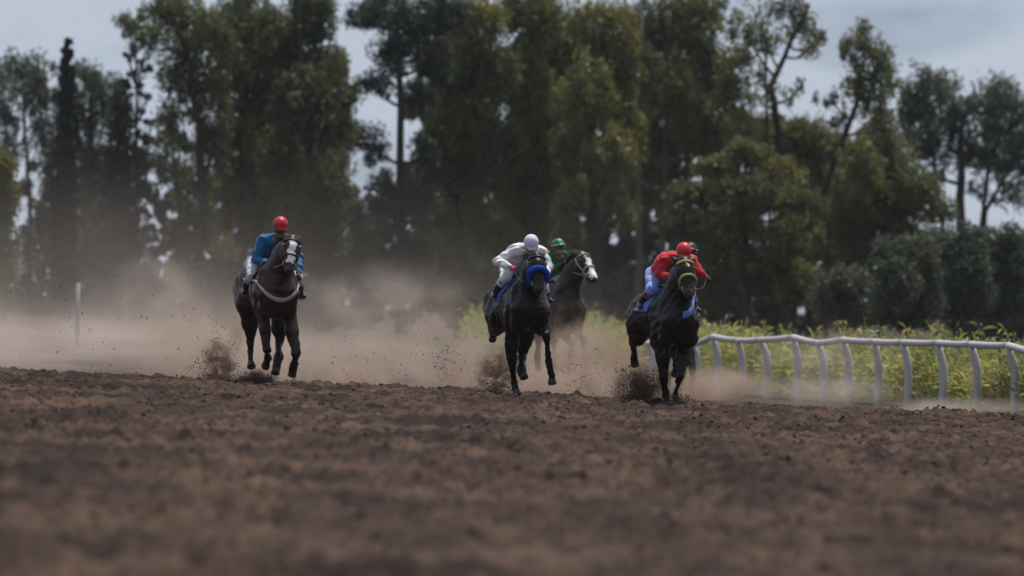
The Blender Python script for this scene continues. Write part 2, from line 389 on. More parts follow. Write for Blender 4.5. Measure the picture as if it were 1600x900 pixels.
tree('eucalyptus_tree', 'dense eucalyptus filling the middle above the white jockey', 'tree', 306,
     [[(828, 500, 18), (836, 220, 14), (842, 0, 8)]],
     [(832, 26, 52, 46), (872, 90, 46, 56), (820, 132, 42, 56), (852, 202, 52, 56), (812, 280, 46, 56), (872, 290, 42, 50), (840, 370, 56, 56), (880, 400, 40, 50), (830, 440, 60, 34)],
     'olive', 12, lai=4.8)
tree('eucalyptus_tree', 'yellowish sunlit eucalyptus above the green capped jockey', 'tree', 292,
     [[(932, 500, 25), (928, 330, 22), (926, 180, 14), (932, 40, 8)]],
     [(942, 40, 52, 42, 1, .25), (966, 110, 36, 46, 1, .25), (975, 188, 32, 42, 1, .3), (920, 150, 42, 56), (955, 242, 44, 34, 1, .3), (900, 232, 32, 42), (890, 320, 28, 28, 1.1, .35), (890, 376, 30, 20, .8, .2), (968, 330, 26, 40, .6)],  # clumps with raised tint have the sunlight painted into their leaf colour
     'olive', 13, lai=4.4, tintb=.1)
for tx, lab, sd, cl in ((996, 'slim pale trunked eucalyptus, leftmost of the three thin ones right of the yellowish one', 14, [(1000, 36, 26, 46), (1012, 120, 22, 46), (992, 210, 20, 50, .7), (1000, 300, 26, 50, .7)]),
                        (1036, 'slim eucalyptus, middle of the three thin trunks left of the bushy cedar', 15, [(1040, 56, 32, 56), (1058, 140, 30, 50), (1024, 200, 26, 50, .8), (1050, 280, 32, 56, .9)]),
                        (1072, 'slim eucalyptus, rightmost of the three thin trunks, above the bushy cedar', 16, [(1086, 46, 38, 56), (1112, 112, 36, 46), (1068, 176, 34, 50), (1104, 200, 38, 46), (1080, 10, 50, 20)])):
    tree('eucalyptus_tree', lab, 'tree', 300 + sd, [[(tx, 500, 12), (tx + 2, 250, 10), (tx + 6, 20, 6)]], cl, 'olive', sd, lai=3.8, barkm=bark_pale)
tree('eucalyptus_tree', 'bare limbed crooked tree with sparse foliage against the sky', 'tree', 298,
     [[(1226, 500, 15), (1221, 240, 12), (1204, 135, 10), (1232, 72, 7), (1266, 8, 3)], [(1208, 150, 7), (1196, 60, 4), (1206, 0, 2)]],
     [(1256, 36, 24, 28, .8), (1234, 8, 30, 16, .8), (1198, 62, 22, 22, .6), (1164, 56, 28, 36, .8), (1188, 128, 20, 20, .5), (1262, 78, 14, 14, .5), (1148, 128, 32, 42), (1168, 190, 34, 38), (1282, 60, 12, 10, .4), (1240, 150, 16, 14, .4)],
     'olive', 17, lai=1.9, spread=1.25)
tree('eucalyptus_tree', 'leaning tree whose trunk tilts right below a tufted crown', 'tree', 296,
     [[(1222, 480, 13), (1258, 370, 12), (1300, 262, 10), (1338, 165, 8), (1352, 84, 3)]],
     [(1346, 72, 26, 26), (1380, 108, 26, 26), (1356, 140, 30, 30), (1318, 78, 14, 10, .7), (1372, 182, 22, 26), (1396, 134, 10, 16), (1330, 118, 16, 16, .6), (1296, 150, 20, 10, .5), (1318, 190, 18, 10, .5)],
     'olive', 18, lai=2.3, spread=1.2)
tree('olive_green_tree', 'low olive green tree behind the leaning trunk', 'tree', 316,
     [[(1265, 500, 12), (1262, 330, 9), (1260, 220, 5)]],
     [(1210, 216, 40, 30, 1, .1), (1262, 214, 40, 28, 1, .1), (1300, 236, 36, 34), (1330, 300, 40, 50), (1270, 290, 50, 50), (1300, 370, 60, 50), (1280, 440, 70, 40)],
     'olive', 19, lai=4.6)
tree('cedar_tree', 'bushy cedar with yellowish branch tips above the red jockey', 'tree', 286,
     [[(1162, 500, 14), (1164, 340, 11), (1168, 225, 4)]],
     [(1172, 240, 30, 20, 1, .2), (1120, 262, 34, 18, 1, .2), (1218, 276, 38, 22, 1, .15), (1080, 302, 36, 20, 1, .25), (1166, 300, 50, 26, 1), (1250, 318, 34, 26, 1, .15), (1070, 350, 38, 24, 1, .2), (1140, 352, 54, 28), (1232, 372, 46, 32, 1, .1), (1088, 402, 46, 28, 1, .1), (1176, 416, 60, 32), (1110, 454, 70, 30), (1230, 444, 50, 32)],
     'olive', 20, ln=.18, wd=.065, droop=.2, depth=1.0, lai=5.4, tintb=-.1, spread=1.06)
tree('broadleaf_tree', 'green tree with a slope shaped right side, left of the grey bushes', 'tree', 294,
     [[(1372, 500, 14), (1374, 350, 11), (1376, 220, 5)]],
     [(1372, 220, 30, 24, 1, .25), (1346, 262, 32, 36, 1, .1), (1402, 262, 36, 30, 1, .2), (1380, 318, 50, 42), (1432, 300, 36, 26, 1, .2), (1462, 328, 32, 18, 1, .2), (1340, 360, 42, 46), (1400, 388, 56, 46), (1350, 440, 60, 40)],
     'olive', 21, lai=5)
tree('broadleaf_tree', 'round headed tree at the far right with dark forked limbs', 'tree', 318,
     [[(1500, 500, 18), (1500, 330, 15), (1504, 250, 11), (1500, 180, 5)], [(1508, 330, 9), (1545, 260, 6), (1570, 190, 3)], [(1497, 330, 8), (1462, 270, 6), (1446, 180, 3)], [(1530, 500, 8), (1540, 330, 7), (1580, 260, 4)]],
     [(1446, 148, 32, 32), (1480, 130, 16, 16, .7), (1506, 176, 36, 26), (1546, 156, 32, 28), (1582, 192, 34, 36), (1438, 208, 32, 36), (1490, 232, 36, 22, .8), (1552, 236, 36, 32), (1606, 250, 36, 42), (1590, 300, 26, 20, .6), (1452, 268, 22, 20, .6), (1530, 290, 20, 14, .4), (1420, 170, 14, 30)],
     'grey', 22, lai=2.9, spread=1.25)
for i, (bx, by, rx, ry, lab) in enumerate(((1418, 430, 52, 66, 'grey green bush left end of the bush row beneath the round headed tree'),
                                          (1490, 415, 52, 66, 'tall grey green bush beneath the trunk of the round headed tree'),
                                          (1560, 415, 48, 66, 'dark grey green bush second from the right picture edge'),
                                          (1622, 425, 46, 70, 'grey green bush cut by the right picture edge'),
                                          (1325, 458, 48, 42, 'low dull green bush behind the left part of the white rail'))):
    tree('bush', lab, 'bush', 256 + 3 * i, [[(bx, 520, 8), (bx, by, 5)]],
         [(bx - rx * .4, by - ry * .35, rx * .55, ry * .5, 1.5), (bx + rx * .35, by - ry * .45, rx * .55, ry * .5, 1.5), (bx + rx * .4, by + ry * .25, rx * .6, ry * .6, 1.5), (bx - rx * .4, by + ry * .3, rx * .6, ry * .6, 1.5), (bx, by + ry * .75, rx, ry * .5, 1.4)],
         'grey', 40 + i, ln=.15, wd=.075, droop=0, depth=.5, group='bushes behind the weeds')

# dark undergrowth closing the foot of the wood (one uncountable mass)
rg = rnd(99); cl = []
for px in np.arange(-80, 1700, 22):
    top = 425 + 22 * math.sin(px * .017) + rg.uniform(-18, 18)
    cl.append((px, top + 32, 30, 34, 1.2)); cl.append((px + 10, top + 70, 34, 30, 1.2))
# the wood behind the front row of trees: solid in the middle, open towards both ends
for px in np.arange(300, 1420, 30):
    top = np.interp(px, [300, 340, 520, 575, 620, 660, 760, 1000, 1120, 1200, 1290, 1420], [370, 300, 230, 380, 290, 130, 60, 40, 90, 190, 260, 330]) + rg.uniform(-30, 30)
    for py in np.arange(top, 440, 42): cl.append((px + rg.uniform(-16, 16), py + rg.uniform(-12, 12) + 20, 34, 34, 1.0 if rg.random() < .75 else .2))
for px in np.arange(60, 300, 28):
    for py in np.arange(250 + rg.uniform(-30, 60), 440, 46):
        if rg.random() < .62: cl.append((px, py, 28, 30, .9))
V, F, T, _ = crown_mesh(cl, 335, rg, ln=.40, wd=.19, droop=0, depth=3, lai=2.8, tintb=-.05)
# the wood goes on beyond both edges of the frame
cl = []
for px in np.concatenate([np.arange(-2600, -90, 70), np.arange(1710, 4300, 70)]):
    top = 170 + 90 * math.sin(px * .006) + rg.uniform(-70, 70)
    for py in np.arange(top, 480, 60): cl.append((px + rg.uniform(-30, 30), py, 60, 55))
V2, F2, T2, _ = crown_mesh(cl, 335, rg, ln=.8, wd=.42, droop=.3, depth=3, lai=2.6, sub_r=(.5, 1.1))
F = np.concatenate([F, F2 + len(V)]); V = np.concatenate([V, V2]); T = np.concatenate([T, T2])
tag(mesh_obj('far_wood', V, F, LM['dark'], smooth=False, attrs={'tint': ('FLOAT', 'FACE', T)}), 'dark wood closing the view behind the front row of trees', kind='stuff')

# ------------------------------------------------------------------ verge and tall weeds behind the rail
vx = np.concatenate([np.linspace(-8, 12, 60), np.linspace(14, 160, 30)]); vy = np.linspace(0, 1, 40)
A, B = np.meshgrid(vx, vy, indexing='ij')
edge = lambda x: 196 + (4.6 - np.clip(x, -8, 22)) * 9.2 + 2.2          # just behind the rail
Yv = edge(A) + B * (318 - edge(A))
Zv = ground_base(A, Yv) + .03
idx = np.arange(A.size).reshape(A.shape)
F = np.stack([idx[:-1, :-1], idx[1:, :-1], idx[1:, 1:], idx[:-1, 1:]], -1).reshape(-1, 4)
tag(mesh_obj('grass_verge', np.stack([A, Yv, Zv], -1).reshape(-1, 3), F, mat('verge', (.07, .075, .03), .95, .1, var=.5, vscale=1.5)), 'green verge under the tall weeds', kind='structure')
rg = rnd(123)
Wv, Wf, Wt = [], [], []; off = 0
def weeds(n, x0, x1, d0, d1, h0, h1, seed):
    global off
    rg = rnd(seed)
    x = rg.uniform(x0, x1, n); yb = edge(x) + d0 + (d1 - d0) * rg.random(n)
    keep = vnoise(x * 1.1 + 50, yb * .4 + 9) + .35 * rg.random(n) > .42
    x, yb = x[keep], yb[keep]; n = len(x)
    h = rg.uniform(h0, h1, n) * (.55 + .8 * vnoise(x * .8 + 7, yb * .25))
    z = ground_base(x, yb)
    # stalk: 1 thin quad, leaves: 9 blades
    for j in range(13):
        t = rg.uniform(.1, 1, n) if j else np.zeros(n)
        base = np.stack([x + rg.normal(0, .08, n), yb + rg.normal(0, .08, n), z + h * t * (1 if j else 0)], -1)
        d = rg.normal(size=(n, 3)); d[:, 2] = np.abs(d[:, 2]) * .7 + (.2 if j else 6)
        d /= np.linalg.norm(d, axis=1)[:, None]
        ln = (h if j == 0 else rg.uniform(.14, .42, n))[:, None]
        wv = np.cross(d, rg.normal(size=(n, 3))); wv /= np.linalg.norm(wv, axis=1)[:, None]
        wv *= (.012 if j == 0 else rg.uniform(.012, .036, n)[:, None])
        tip = base + d * ln; tip[:, 2] -= (0 if j == 0 else .05)
        mid = base + d * ln * .5
        V = np.stack([base - wv * .3, mid - wv + [0, 0, .02], tip, mid + wv + [0, 0, .02]], 1).reshape(-1, 3)
        Wv.append(V); Wf.append(np.arange(4 * n).reshape(-1, 4) + off); off += 4 * n
        Wt.append(np.clip(.25 + .55 * vnoise(x * .9, yb * .3 + 4) + rg.normal(0, .2, n), 0, 1))
weeds(2600, 3.2, 13.5, .3, 3, .7, 1.25, 1)
weeds(3600, 1.0, 16, 3, 16, .8, 1.4, 2)
weeds(3000, .5, 17, 16, 55, .85, 1.5, 3); weeds(260, -1.6, .5, 20, 50, .8, 1.3, 4)
tag(mesh_obj('tall_weeds', np.concatenate(Wv), np.concatenate(Wf), LM['weed'], smooth=False, attrs={'tint': ('FLOAT', 'FACE', np.concatenate(Wt))}),
    'tall yellow green weeds growing behind the white rail', kind='stuff')

# ------------------------------------------------------------------ white running rail
rail_m = mat('rail_plastic', (.50, .485, .50), .6, .3, var=.25, vscale=2, bump=.1, bscale=4)
POSTS = [(1012, 533, 1019, 607, 536), (1046, 534, 1053, 609, 537), (1082, 535, 1089, 611, 539), (1114, 530, 1121, 612, 526), (1153, 532, 1159, 617, 532), (1188, 533, 1198, 616, 531),
         (1240, 532, 1246, 617, 527), (1278, 537, 1286, 617, 536), (1317, 533, 1325, 620, 531), (1367, 538, 1372, 626, 534),
         (1412, 540, 1418, 629, 535), (1466, 542, 1473, 637, 536), (1518, 543, 1526, 638, 538), (1576, 546, 1585, 642, 540), (1640, 562, 1650, 652, 557), (1706, 570, 1716, 662, 564)]
ny_ = len(POSTS); fx0 = PX(1370, 170)
rroot = empty('running_rail', (fx0, 170, ground_z(fx0, 170)), 0, 'white plastic running rail on curved posts along the right side of the track', 'fence')
ro = Vector(rroot.location); tops = []
for i, (tx, ty, bx, by, ry) in enumerate(POSTS):
    Y = 209 - (209 - 155) * ((i + 2) / 15) if i <= 13 else 155 - (i - 13) * 3.6
    x0, x1 = PX(tx, Y), PX(bx, Y); zt = PZ(ry, Y) - .03; zb = min(PZ(by, Y), ground_z(x1, Y)) - .15
    w = .098
    mb = MB()
    pts = [(x1, Y, zb), (x1 + .01, Y, zb + .45), (x1 + .015, Y, PZ(ty, Y) - .42), (x1 - .01, Y, PZ(ty, Y) - .27), ((x0 * .6 + x1 * .4), Y, PZ(ty, Y) - .12), (x0, Y, zt)]
    mb.tube([Vector(p) - ro for p in pts], [w * 1.02, w, w, w * .98, w * .92, w * .86], 8, flat=.8)
    mb.build('post', rail_m, rroot)
    tops.append(Vector((x0, Y, PZ(ry, Y))))
for i in range(len(tops) - 1):
    a, b = tops[i] - ro, tops[i + 1] - ro; d = (b - a)
    mb = MB()
    pts = [a + d * t + Vector((0, 0, -.012 * math.sin(math.pi * t))) for t in np.linspace(0.004, .996, 6)]
    mb.tube(pts, .072, 10, flat=.92)
    mb.build('rail', rail_m, rroot)

# marker post with an orange flag at the far edge of the track
Ym = 205; mx0 = PX(120, Ym); mz = ground_z(mx0, Ym)
mroot = empty('marker_post', (mx0, Ym, mz), 0, 'white marker post with a small orange flag, standing in dust at far left', 'post')
mb = MB(); mb.tube([(0.0, 0, -.1), (.03, 0, PZ(442, Ym) - mz)], [.062, .055], 10); mb.build('pole', mat('pole_white', (.30, .30, .30), .5, var=.2), mroot)
mb = MB(); zt = PZ(442, Ym) - mz
mb.tube([(.03, 0, zt), (.045, 0, zt + .28)], .012, 6); mb.build('flag_stick', bark_pale, mroot)
fv, ff = [], []
for i in range(7):
    for j in range(5):
        u, v = i / 6, j / 4
        fv.append((.045 - .17 * u * (1 - .15 * v), .03 * math.sin(u * 5), zt + .02 + .25 * (v * (1 - u * .75)) + .0)); fv.append((fv[-1][0], fv[-1][1] + .006, fv[-1][2]))
for i in range(6):
    for j in range(4):
        a = (i * 5 + j) * 2; b_ = ((i + 1) * 5 + j) * 2
        ff.append((a, b_, b_ + 2, a + 2)); ff.append((a + 1, a + 3, b_ + 3, b_ + 1))
mesh_obj('flag', fv, ff, mat('flag_orange', (.26, .10, .06), .7), mroot)

# ------------------------------------------------------------------ signed-distance modelling for horses and people
def cone(a, b, ra, rb, k=.05, sc=(1, 1, 1), sub=False): return dict(a=np.array(a, float), b=np.array(b, float), ra=ra, rb=rb, k=k, sc=np.array(sc, float), sub=sub)
def chain(pts, k=.05, sc=(1, 1, 1)): return [cone(pts[i][0], pts[i + 1][0], pts[i][1], pts[i + 1][1], k, sc) for i in range(len(pts) - 1)]
def ball(c, r, k=.04, sc=(1, 1, 1), sub=False): return cone(c, np.array(c, float) + [0, 0, 1e-4], r, r, k, sc, sub)
def surface_nets(v, o, h):
    s = v < 0; nx, ny, nz = v.shape; cs = (nx - 1, ny - 1, nz - 1)
    acc = np.zeros(cs + (3,), np.float32); cnt = np.zeros(cs, np.int32)
    C = [(i, j, k) for i in (0, 1) for j in (0, 1) for k in (0, 1)]
    sl = lambda c: (slice(c[0], c[0] + cs[0]), slice(c[1], c[1] + cs[1]), slice(c[2], c[2] + cs[2]))
    for ia in range(8):
        for ib in range(ia + 1, 8):
            a, b = C[ia], C[ib]
            if sum(abs(p - q) for p, q in zip(a, b)) != 1: continue
            va, vb = v[sl(a)], v[sl(b)]; m = s[sl(a)] != s[sl(b)]
            t = va[m] / (va[m] - vb[m])
            acc[m] += np.array(a, np.float32) + (np.array(b, np.float32) - np.array(a, np.float32)) * t[:, None]; cnt += m
    act = cnt > 0; ids = np.full(cs, -1); ids[act] = np.arange(act.sum())
    V = (np.argwhere(act) + acc[act] / cnt[act][:, None]) * h + o
    Q = []
    for ax in range(3):
        u, w = [(1, 2), (2, 0), (0, 1)][ax]
        lo = [slice(None)] * 3; hi = [slice(None)] * 3
        lo[ax] = slice(0, -1); hi[ax] = slice(1, None)
        for q in (u, w): lo[q] = slice(1, -1); hi[q] = slice(1, -1)
        A_, B_ = s[tuple(lo)], s[tuple(hi)]
        e = np.argwhere(A_ != B_); ins = A_[A_ != B_]
        e[:, u] += 1; e[:, w] += 1
        du = np.zeros(3, int); du[u] = 1; dw = np.zeros(3, int); dw[w] = 1
        q = np.stack([ids[tuple((e - du - dw).T)], ids[tuple((e - dw).T)], ids[tuple(e.T)], ids[tuple((e - du).T)]], -1)
        q[~ins] = q[~ins][:, ::-1]
        Q.append(q)
    return V, np.concatenate(Q)
def sdf_mesh(prims, h, cut=None, smooth_it=1, extra=None):
    lo = np.min([np.minimum(p['a'], p['b']) - max(p['ra'], p['rb']) * p['sc'].max() for p in prims if not p['sub']], 0) - 3 * h
    hi = np.max([np.maximum(p['a'], p['b']) + max(p['ra'], p['rb']) * p['sc'].max() for p in prims if not p['sub']], 0) + 3 * h
    n = np.ceil((hi - lo) / h).astype(int) + 1
    ax = [lo[i] + h * np.arange(n[i]) for i in range(3)]
    v = np.full(n, 1.0, np.float32)
    for p in prims:
        m = max(p['ra'], p['rb']) * p['sc'].max() + p['k'] + 2 * h
        l = np.minimum(p['a'], p['b']) - m; u = np.maximum(p['a'], p['b']) + m
        i0 = [int(max(0, (l[i] - lo[i]) // h)) for i in range(3)]; i1 = [int(min(n[i], (u[i] - lo[i]) // h + 2)) for i in range(3)]
        if any(i1[i] <= i0[i] for i in range(3)): continue
        sl = tuple(slice(i0[i], i1[i]) for i in range(3))
        X = np.stack(np.meshgrid(*[ax[i][i0[i]:i1[i]] for i in range(3)], indexing='ij'), -1)
        a = p['a'] / p['sc']; d = p['b'] / p['sc'] - a; q = X / p['sc'] - a
        t = np.clip((q @ d) / max(d @ d, 1e-12), 0, 1)
        dist = (np.linalg.norm(q - t[..., None] * d, axis=-1) - (p['ra'] + (p['rb'] - p['ra']) * t)) * p['sc'].min()
        k = p['k']; cur = v[sl]
        if p['sub']:
            hh = np.clip(.5 - .5 * (cur + dist) / k, 0, 1); v[sl] = cur + (-dist - cur) * hh + k * hh * (1 - hh)
        else:
            hh = np.clip(.5 + .5 * (cur - dist) / k, 0, 1); v[sl] = cur + (dist - cur) * hh - k * hh * (1 - hh)
    if cut is not None:
        X = np.stack(np.meshgrid(*ax, indexing='ij'), -1); v = np.maximum(v, cut(X).astype(np.float32))
    V, Q = surface_nets(v, lo, h)
    for _ in range(smooth_it):
        acc = np.zeros_like(V); c = np.zeros(len(V))
        for i in range(4):
            np.add.at(acc, Q[:, i], V[Q[:, (i + 1) % 4]] + V[Q[:, i - 1]]); np.add.at(c, Q[:, i], 2)
        V = V * .5 + .5 * acc / np.maximum(c, 1)[:, None]
    return V, Q
A3 = np.array

# ------------------------------------------------------------------ horses
hoof_m = mat('hoof', (.035, .028, .024), .5, .4, var=.4, vscale=20)
hoof_glint = mat('hoof_glint', (.30, .27, .24), .5, .4, var=.4, vscale=20)  # paler grey paints the glint of one front hoof into its colour
eye_m = mat('eye', (.01, .007, .005), .1, .6)
leather = mat('leather_black', (.02, .016, .014), .45, .4, var=.3)
steel = mat('steel', (.6, .6, .6), .3, .5, metal=1)
class Frame:
    """horse frame: pixel of its middle, ground row, distance and heading -> local (left-right, back, up)"""
    def __init__(s, px, pyg, Y, yaw, dx=0):
        s.px, s.Y, s.yaw = px, Y, R(yaw); s.c, s.s = math.cos(s.yaw), math.sin(s.yaw)
        s.x0 = PX(px, Y); s.z0 = PZ(pyg, Y)
    def J(s, px, py, f):
        Yp = s.Y - f * s.c
        x = PX(px, Yp) - s.x0; z = PZ(py, Yp) - s.z0
        return A3([(x - f * s.s) / s.c, -f, z])

def horse(fr, spec, root):
    J = fr.J; lift = spec.get('lift', 0)
    def B(l, f, z): return A3([l, -f, z + lift])
    pr = []
    lat = (.86, 1, 1)
    # trunk
    pr += chain([(B(0, .64, 1.21), .31), (B(0, .34, 1.22), .365), (B(0, -.10, 1.23), .335), (B(0, -.45, 1.31), .27), (B(0, -.74, 1.33), .255)], .10, lat)
    pr += [cone(B(0, .30, 1.52), B(0, -.35, 1.50), .10, .10, .12, lat), cone(B(0, .10, 1.10), B(0, -.35, 1.14), .25, .2, .1, lat)]
    for sgn in (-1, 1):                                             # breast muscles, shoulders, quarters
        pr += [cone(B(sgn * .12, .78, 1.18), B(sgn * .15, .66, .94), .15, .14, .05), cone(B(sgn * .17, .60, 1.25), B(sgn * .12, .30, 1.52), .13, .07, .08),
               cone(B(sgn * .15, -.62, 1.38), B(sgn * .17, -.80, 1.16), .19, .20, .10)]
    pr += [cone(B(0, 1.00, 1.22), B(0, .93, .92), .035, .03, .06, sub=True)]
    for sgn in (-1, 1):
        pr += [cone(B(sgn * .215, .42, 1.34), B(sgn * .235, .40, 1.04), .085, .085, .035), ball(B(sgn * .20, .76, 1.16), .105, .035), cone(B(sgn * .20, .62, 1.48), B(sgn * .23, .66, 1.22), .06, .075, .03)]
    # neck and head
    poll, muz = J(*spec['poll']), J(*spec['muzzle']); ax = (muz - poll); hl = np.linalg.norm(ax); axn = ax / hl
    nb = B(0, .58, 1.44); nm = (nb * .48 + poll * .52) + A3([0, .02, .03])
    lat2 = (.72, 1, 1)
    pr += chain([(nb, .30), (nm, .205), (poll + A3([0, .07, -.05]), .12)], .09, lat2)
    pr += chain([(B(0, .70, 1.30), .18), (nm + A3([0, -.07, -.10]), .12), (poll + ax * .25 + A3([0, .10, -.03]), .085)], .06, lat2)
    right = A3([1, 0, 0]) - axn * axn[0]; right /= np.linalg.norm(right); fwd = np.cross(right, axn)
    if fwd[1] > 0: fwd = -fwd                                       # face normal (towards the camera)
    fr.head = (poll, axn, right, fwd, hl)
    hp = lambda t, u, w: poll + axn * hl * t + right * u + fwd * w
    pr += chain([(hp(.02, 0, 0), .126), (hp(.28, 0, .0), .138), (hp(.62, 0, .005), .102), (hp(.88, 0, -.005), .082), (hp(1.0, 0, -.01), .071)], .05, (.92, 1, 1))
    for sg in (-1, 1):
        pr += [cone(hp(.28, sg * .055, -.10), hp(.42, sg * .045, -.10), .078, .07, .05), cone(hp(.22, sg * .085, .045), hp(.30, sg * .08, .05), .03, .028, .04),
               cone(hp(.36, sg * .062, .03), hp(.66, sg * .048, .03), .022, .016, .03), cone(hp(.86, sg * .036, .035), hp(.95, sg * .040, .025), .028, .026, .025)]
        pr += [ball(hp(.93, sg * .046, .052), .015, .012, sub=True)]
        e0 = hp(0, sg * .075, -.01); e1 = e0 - axn * .10 + right * sg * spec.get('ear_out', .02) + A3([0, .05 * spec.get('ear_back', 0), .05])
        em = e0 * .5 + e1 * .5 + right * sg * .012
        pr += [cone(e0, em, .024, .033, .03), cone(em, e1, .032, .006, .02)]
    pr += [cone(hp(.80, 0, -.07), hp(.95, 0, -.055), .05, .042, .04)]                # lower jaw and lip
    # legs
    hoofs = []
    for leg in spec['legs']:
        pts = [A3(p) if len(p) == 3 and not isinstance(p, tuple) else J(*p) for p in leg['j']]
        side = leg['s']
        if leg['t'] == 'fore':
            sh = B(side * .17, .56, 1.18); el = B(side * .185, .40, .98)
            kn, ft, hf = pts
            pr += chain([(sh, .15), (el, .125), (el * .45 + kn * .55, .096), (kn, .063)], .06)
            pr += chain([(kn, .063), (kn * .7 + ft * .3, .050), (kn * .15 + ft * .85, .045), (ft, .052)], .025)
        else:
            hip = B(side * .18, -.70, 1.27); st, hk, ft, hf = pts; st = A3([side * .20 * .6 + st[0] * .4, st[1], max(st[2], .98 + lift)])
            pr += chain([(hip, .235), (hip * .5 + st * .5, .205), (st * .9 + hip * .1, .155), (st * .45 + hk * .55, .104), (hk, .072)], .12)
            pr += [cone(st + A3([0, -.02, .10]), B(side * .12, -.22, 1.18), .13, .17, .14), cone(B(side * .13, -.50, 1.38), hip, .17, .2, .1)]
            d = hk - st; d /= np.linalg.norm(d)
            pr += [cone(hk + A3([0, .05, .03]), hk - A3([0, 0, .04]), .03, .04, .03)]
            pr += chain([(hk, .070), (hk * .7 + ft * .3, .052), (hk * .15 + ft * .85, .047), (ft, .052)], .03)
        d = hf - ft; ln = np.linalg.norm(d); d /= ln
        pe = ft + d * (ln - .075)
        pr += [cone(ft, pe, .052, .052, .03)]
        hoofs.append((pe - d * .005, d, leg))
    V, Q = sdf_mesh(pr, spec.get('voxel', .022), smooth_it=2)
    # uneven muscle and skin over the smooth volume
    nv = np.zeros(len(V)); rq = rnd(spec['seed'] + 50)
    for fq, am in ((7, .006), (15, .0045), (31, .0025)):
        for _ in range(4):
            k_ = rq.normal(0, fq, 3); nv += am * np.sin(V @ k_ + rq.uniform(0, 6))
    nv *= ss(-.2, .35, (np.abs(V - poll).max(1) - .25))
    fn = np.cross(V[Q[:, 2]] - V[Q[:, 0]], V[Q[:, 3]] - V[Q[:, 1]]); vn = np.zeros_like(V)
    for i in range(4): np.add.at(vn, Q[:, i], fn)
    vn /= np.linalg.norm(vn, axis=1)[:, None] + 1e-9; V = V + vn * nv[:, None]
    # coat colours: markings of the animal itself
    c = np.tile(A3([*spec['coat'], 1.0]), (len(V), 1))
    rel = (V - poll) @ axn / hl; ru = (V - poll) @ right; rw = (V - poll) @ fwd
    headm = (rel > -.05) & (rel < 1.1) & (np.abs(ru) < .16) & (np.abs(rw) < .22)
    pts_pt = spec.get('points')
    for p, r in [(J(*q[:3]), q[3]) for q in spec.get('black', [])]:
        pass
    low = ss(.95, .55, V[:, 2] - lift)[:, None]
    c[:, :3] = c[:, :3] * (1 - .6 * low)                             # black "points" of a bay on the lower legs
    if spec.get('blaze'):
        w0, w1, t0, t1 = spec['blaze']
        wob = .012 * np.sin(rel * 17) + .008 * np.sin(rel * 41 + 1)
        wid = w0 + (w1 - w0) * np.clip((rel - t0) / (t1 - t0), 0, 1)
        m = headm & (rw > 0.0) & (rel > t0) & (rel < t1) & (np.abs(ru + wob - .006) < wid)
        c[m, :3] = (.74, .70, .68)
    mz = headm & (rel > .90) & (rw < .12)
    c[mz & (c[:, 0] < .5), :3] = np.array(spec.get('muzzle_col', (.03, .022, .02)))
    for (sx, sy, f, r) in spec.get('socks', []):
        p = J(sx, sy, f); m = np.linalg.norm(V - p, axis=1) < r; c[m, :3] = (.55, .52, .50)
    bm = coat_mat('coat_' + spec['coatname'])
    body = mesh_obj('body', V, Q, bm, root, attrs={'coat': ('FLOAT_COLOR', 'POINT', c)})
    bvh = BVHTree.FromPolygons([tuple(v) for v in V], [tuple(int(i) for i in q) for q in Q])
    # hooves
    for pe, d, leg in hoofs:
        mb = MB(); d = Vector(d)
        sx = Vector((1, 0, 0)); sx = (sx - d * sx.dot(d)).normalized(); sy = d.cross(sx)
        rings = [(0, .047), (.02, .054), (.075, .067), (.09, .064)]
        VV = []; 
        for t, r in rings:
            for j in range(12):
                a = 2 * math.pi * j / 12; VV.append(Vector(pe) + d * t + sx * math.cos(a) * r + sy * math.sin(a) * r * 1.12)
        FF = [(i * 12 + j, i * 12 + (j + 1) % 12, (i + 1) * 12 + (j + 1) % 12, (i + 1) * 12 + j) for i in range(3) for j in range(12)]
        FF += [tuple(range(11, -1, -1)), tuple(36 + j for j in range(12))]
        mb.add(VV, FF); mb.build('hoof', hoof_glint if leg.get('pale') else hoof_m, root)
    for sg in (-1, 1):
        V2, Q2 = sdf_mesh([ball(hp(.26, sg * .120, .068), .023)], .006); mesh_obj('eye', V2, Q2, eye_m, root)
    # mane, forelock, tail
    hair = mat('hair_' + spec['coatname'], spec.get('hair', (.012, .009, .008)), .5, .3)
    rgm = rnd(spec['seed']); mb = MB()
    for i in range(110):
        t = rgm.random(); p = nb * (1 - t) + poll * t + A3([0, .06, .05 + .12 * (1 - t)])
        hit = bvh.ray_cast(Vector(p + A3([rgm.normal(0, .012), .05, .45])), Vector((0, -.05, -1)))[0]
        if hit is None: continue
        L_ = rgm.uniform(.10, .24); sw = rgm.normal(-.05, .05)
        q = A3(hit); mb.tube([q - A3([0, 0, .01]), q + A3([sw * .4, L_ * .45, .05]), q + A3([sw, L_, .02 + rgm.normal(0, .03)])], [.010, .007, .001], 4)
    mb.build('mane', hair, root)
    mb = MB()
    for i in range(26):
        q = hp(-.02, rgm.normal(0, .02), .05); s_ = rgm.normal(0, .03)
        mb.tube([q, q + axn * .06 + fwd * .05 + right * s_ * .6, q + axn * rgm.uniform(.08, .17) + fwd * .045 + right * s_], [.006, .005, .001], 4)
    mb.build('forelock', hair, root)
    mb = MB(); tb = B(0, -1.02, 1.42)
    for i in range(90):
        o = rgm.normal(0, .02, 3); s_ = rgm.normal(0, 1, 3) * A3([.11, .08, .1])
        mb.tube([tb + o + A3([0, -.06, 0]), tb + o + A3([0, .16, -.02]) + s_ * .3, tb + o + A3([.07, .42, -.06]) + s_ * .5, tb + A3([.14, .72, -.30]) + s_ * .8], [.014, .012, .009, .001], 4)
    mb.build('tail', hair, root)
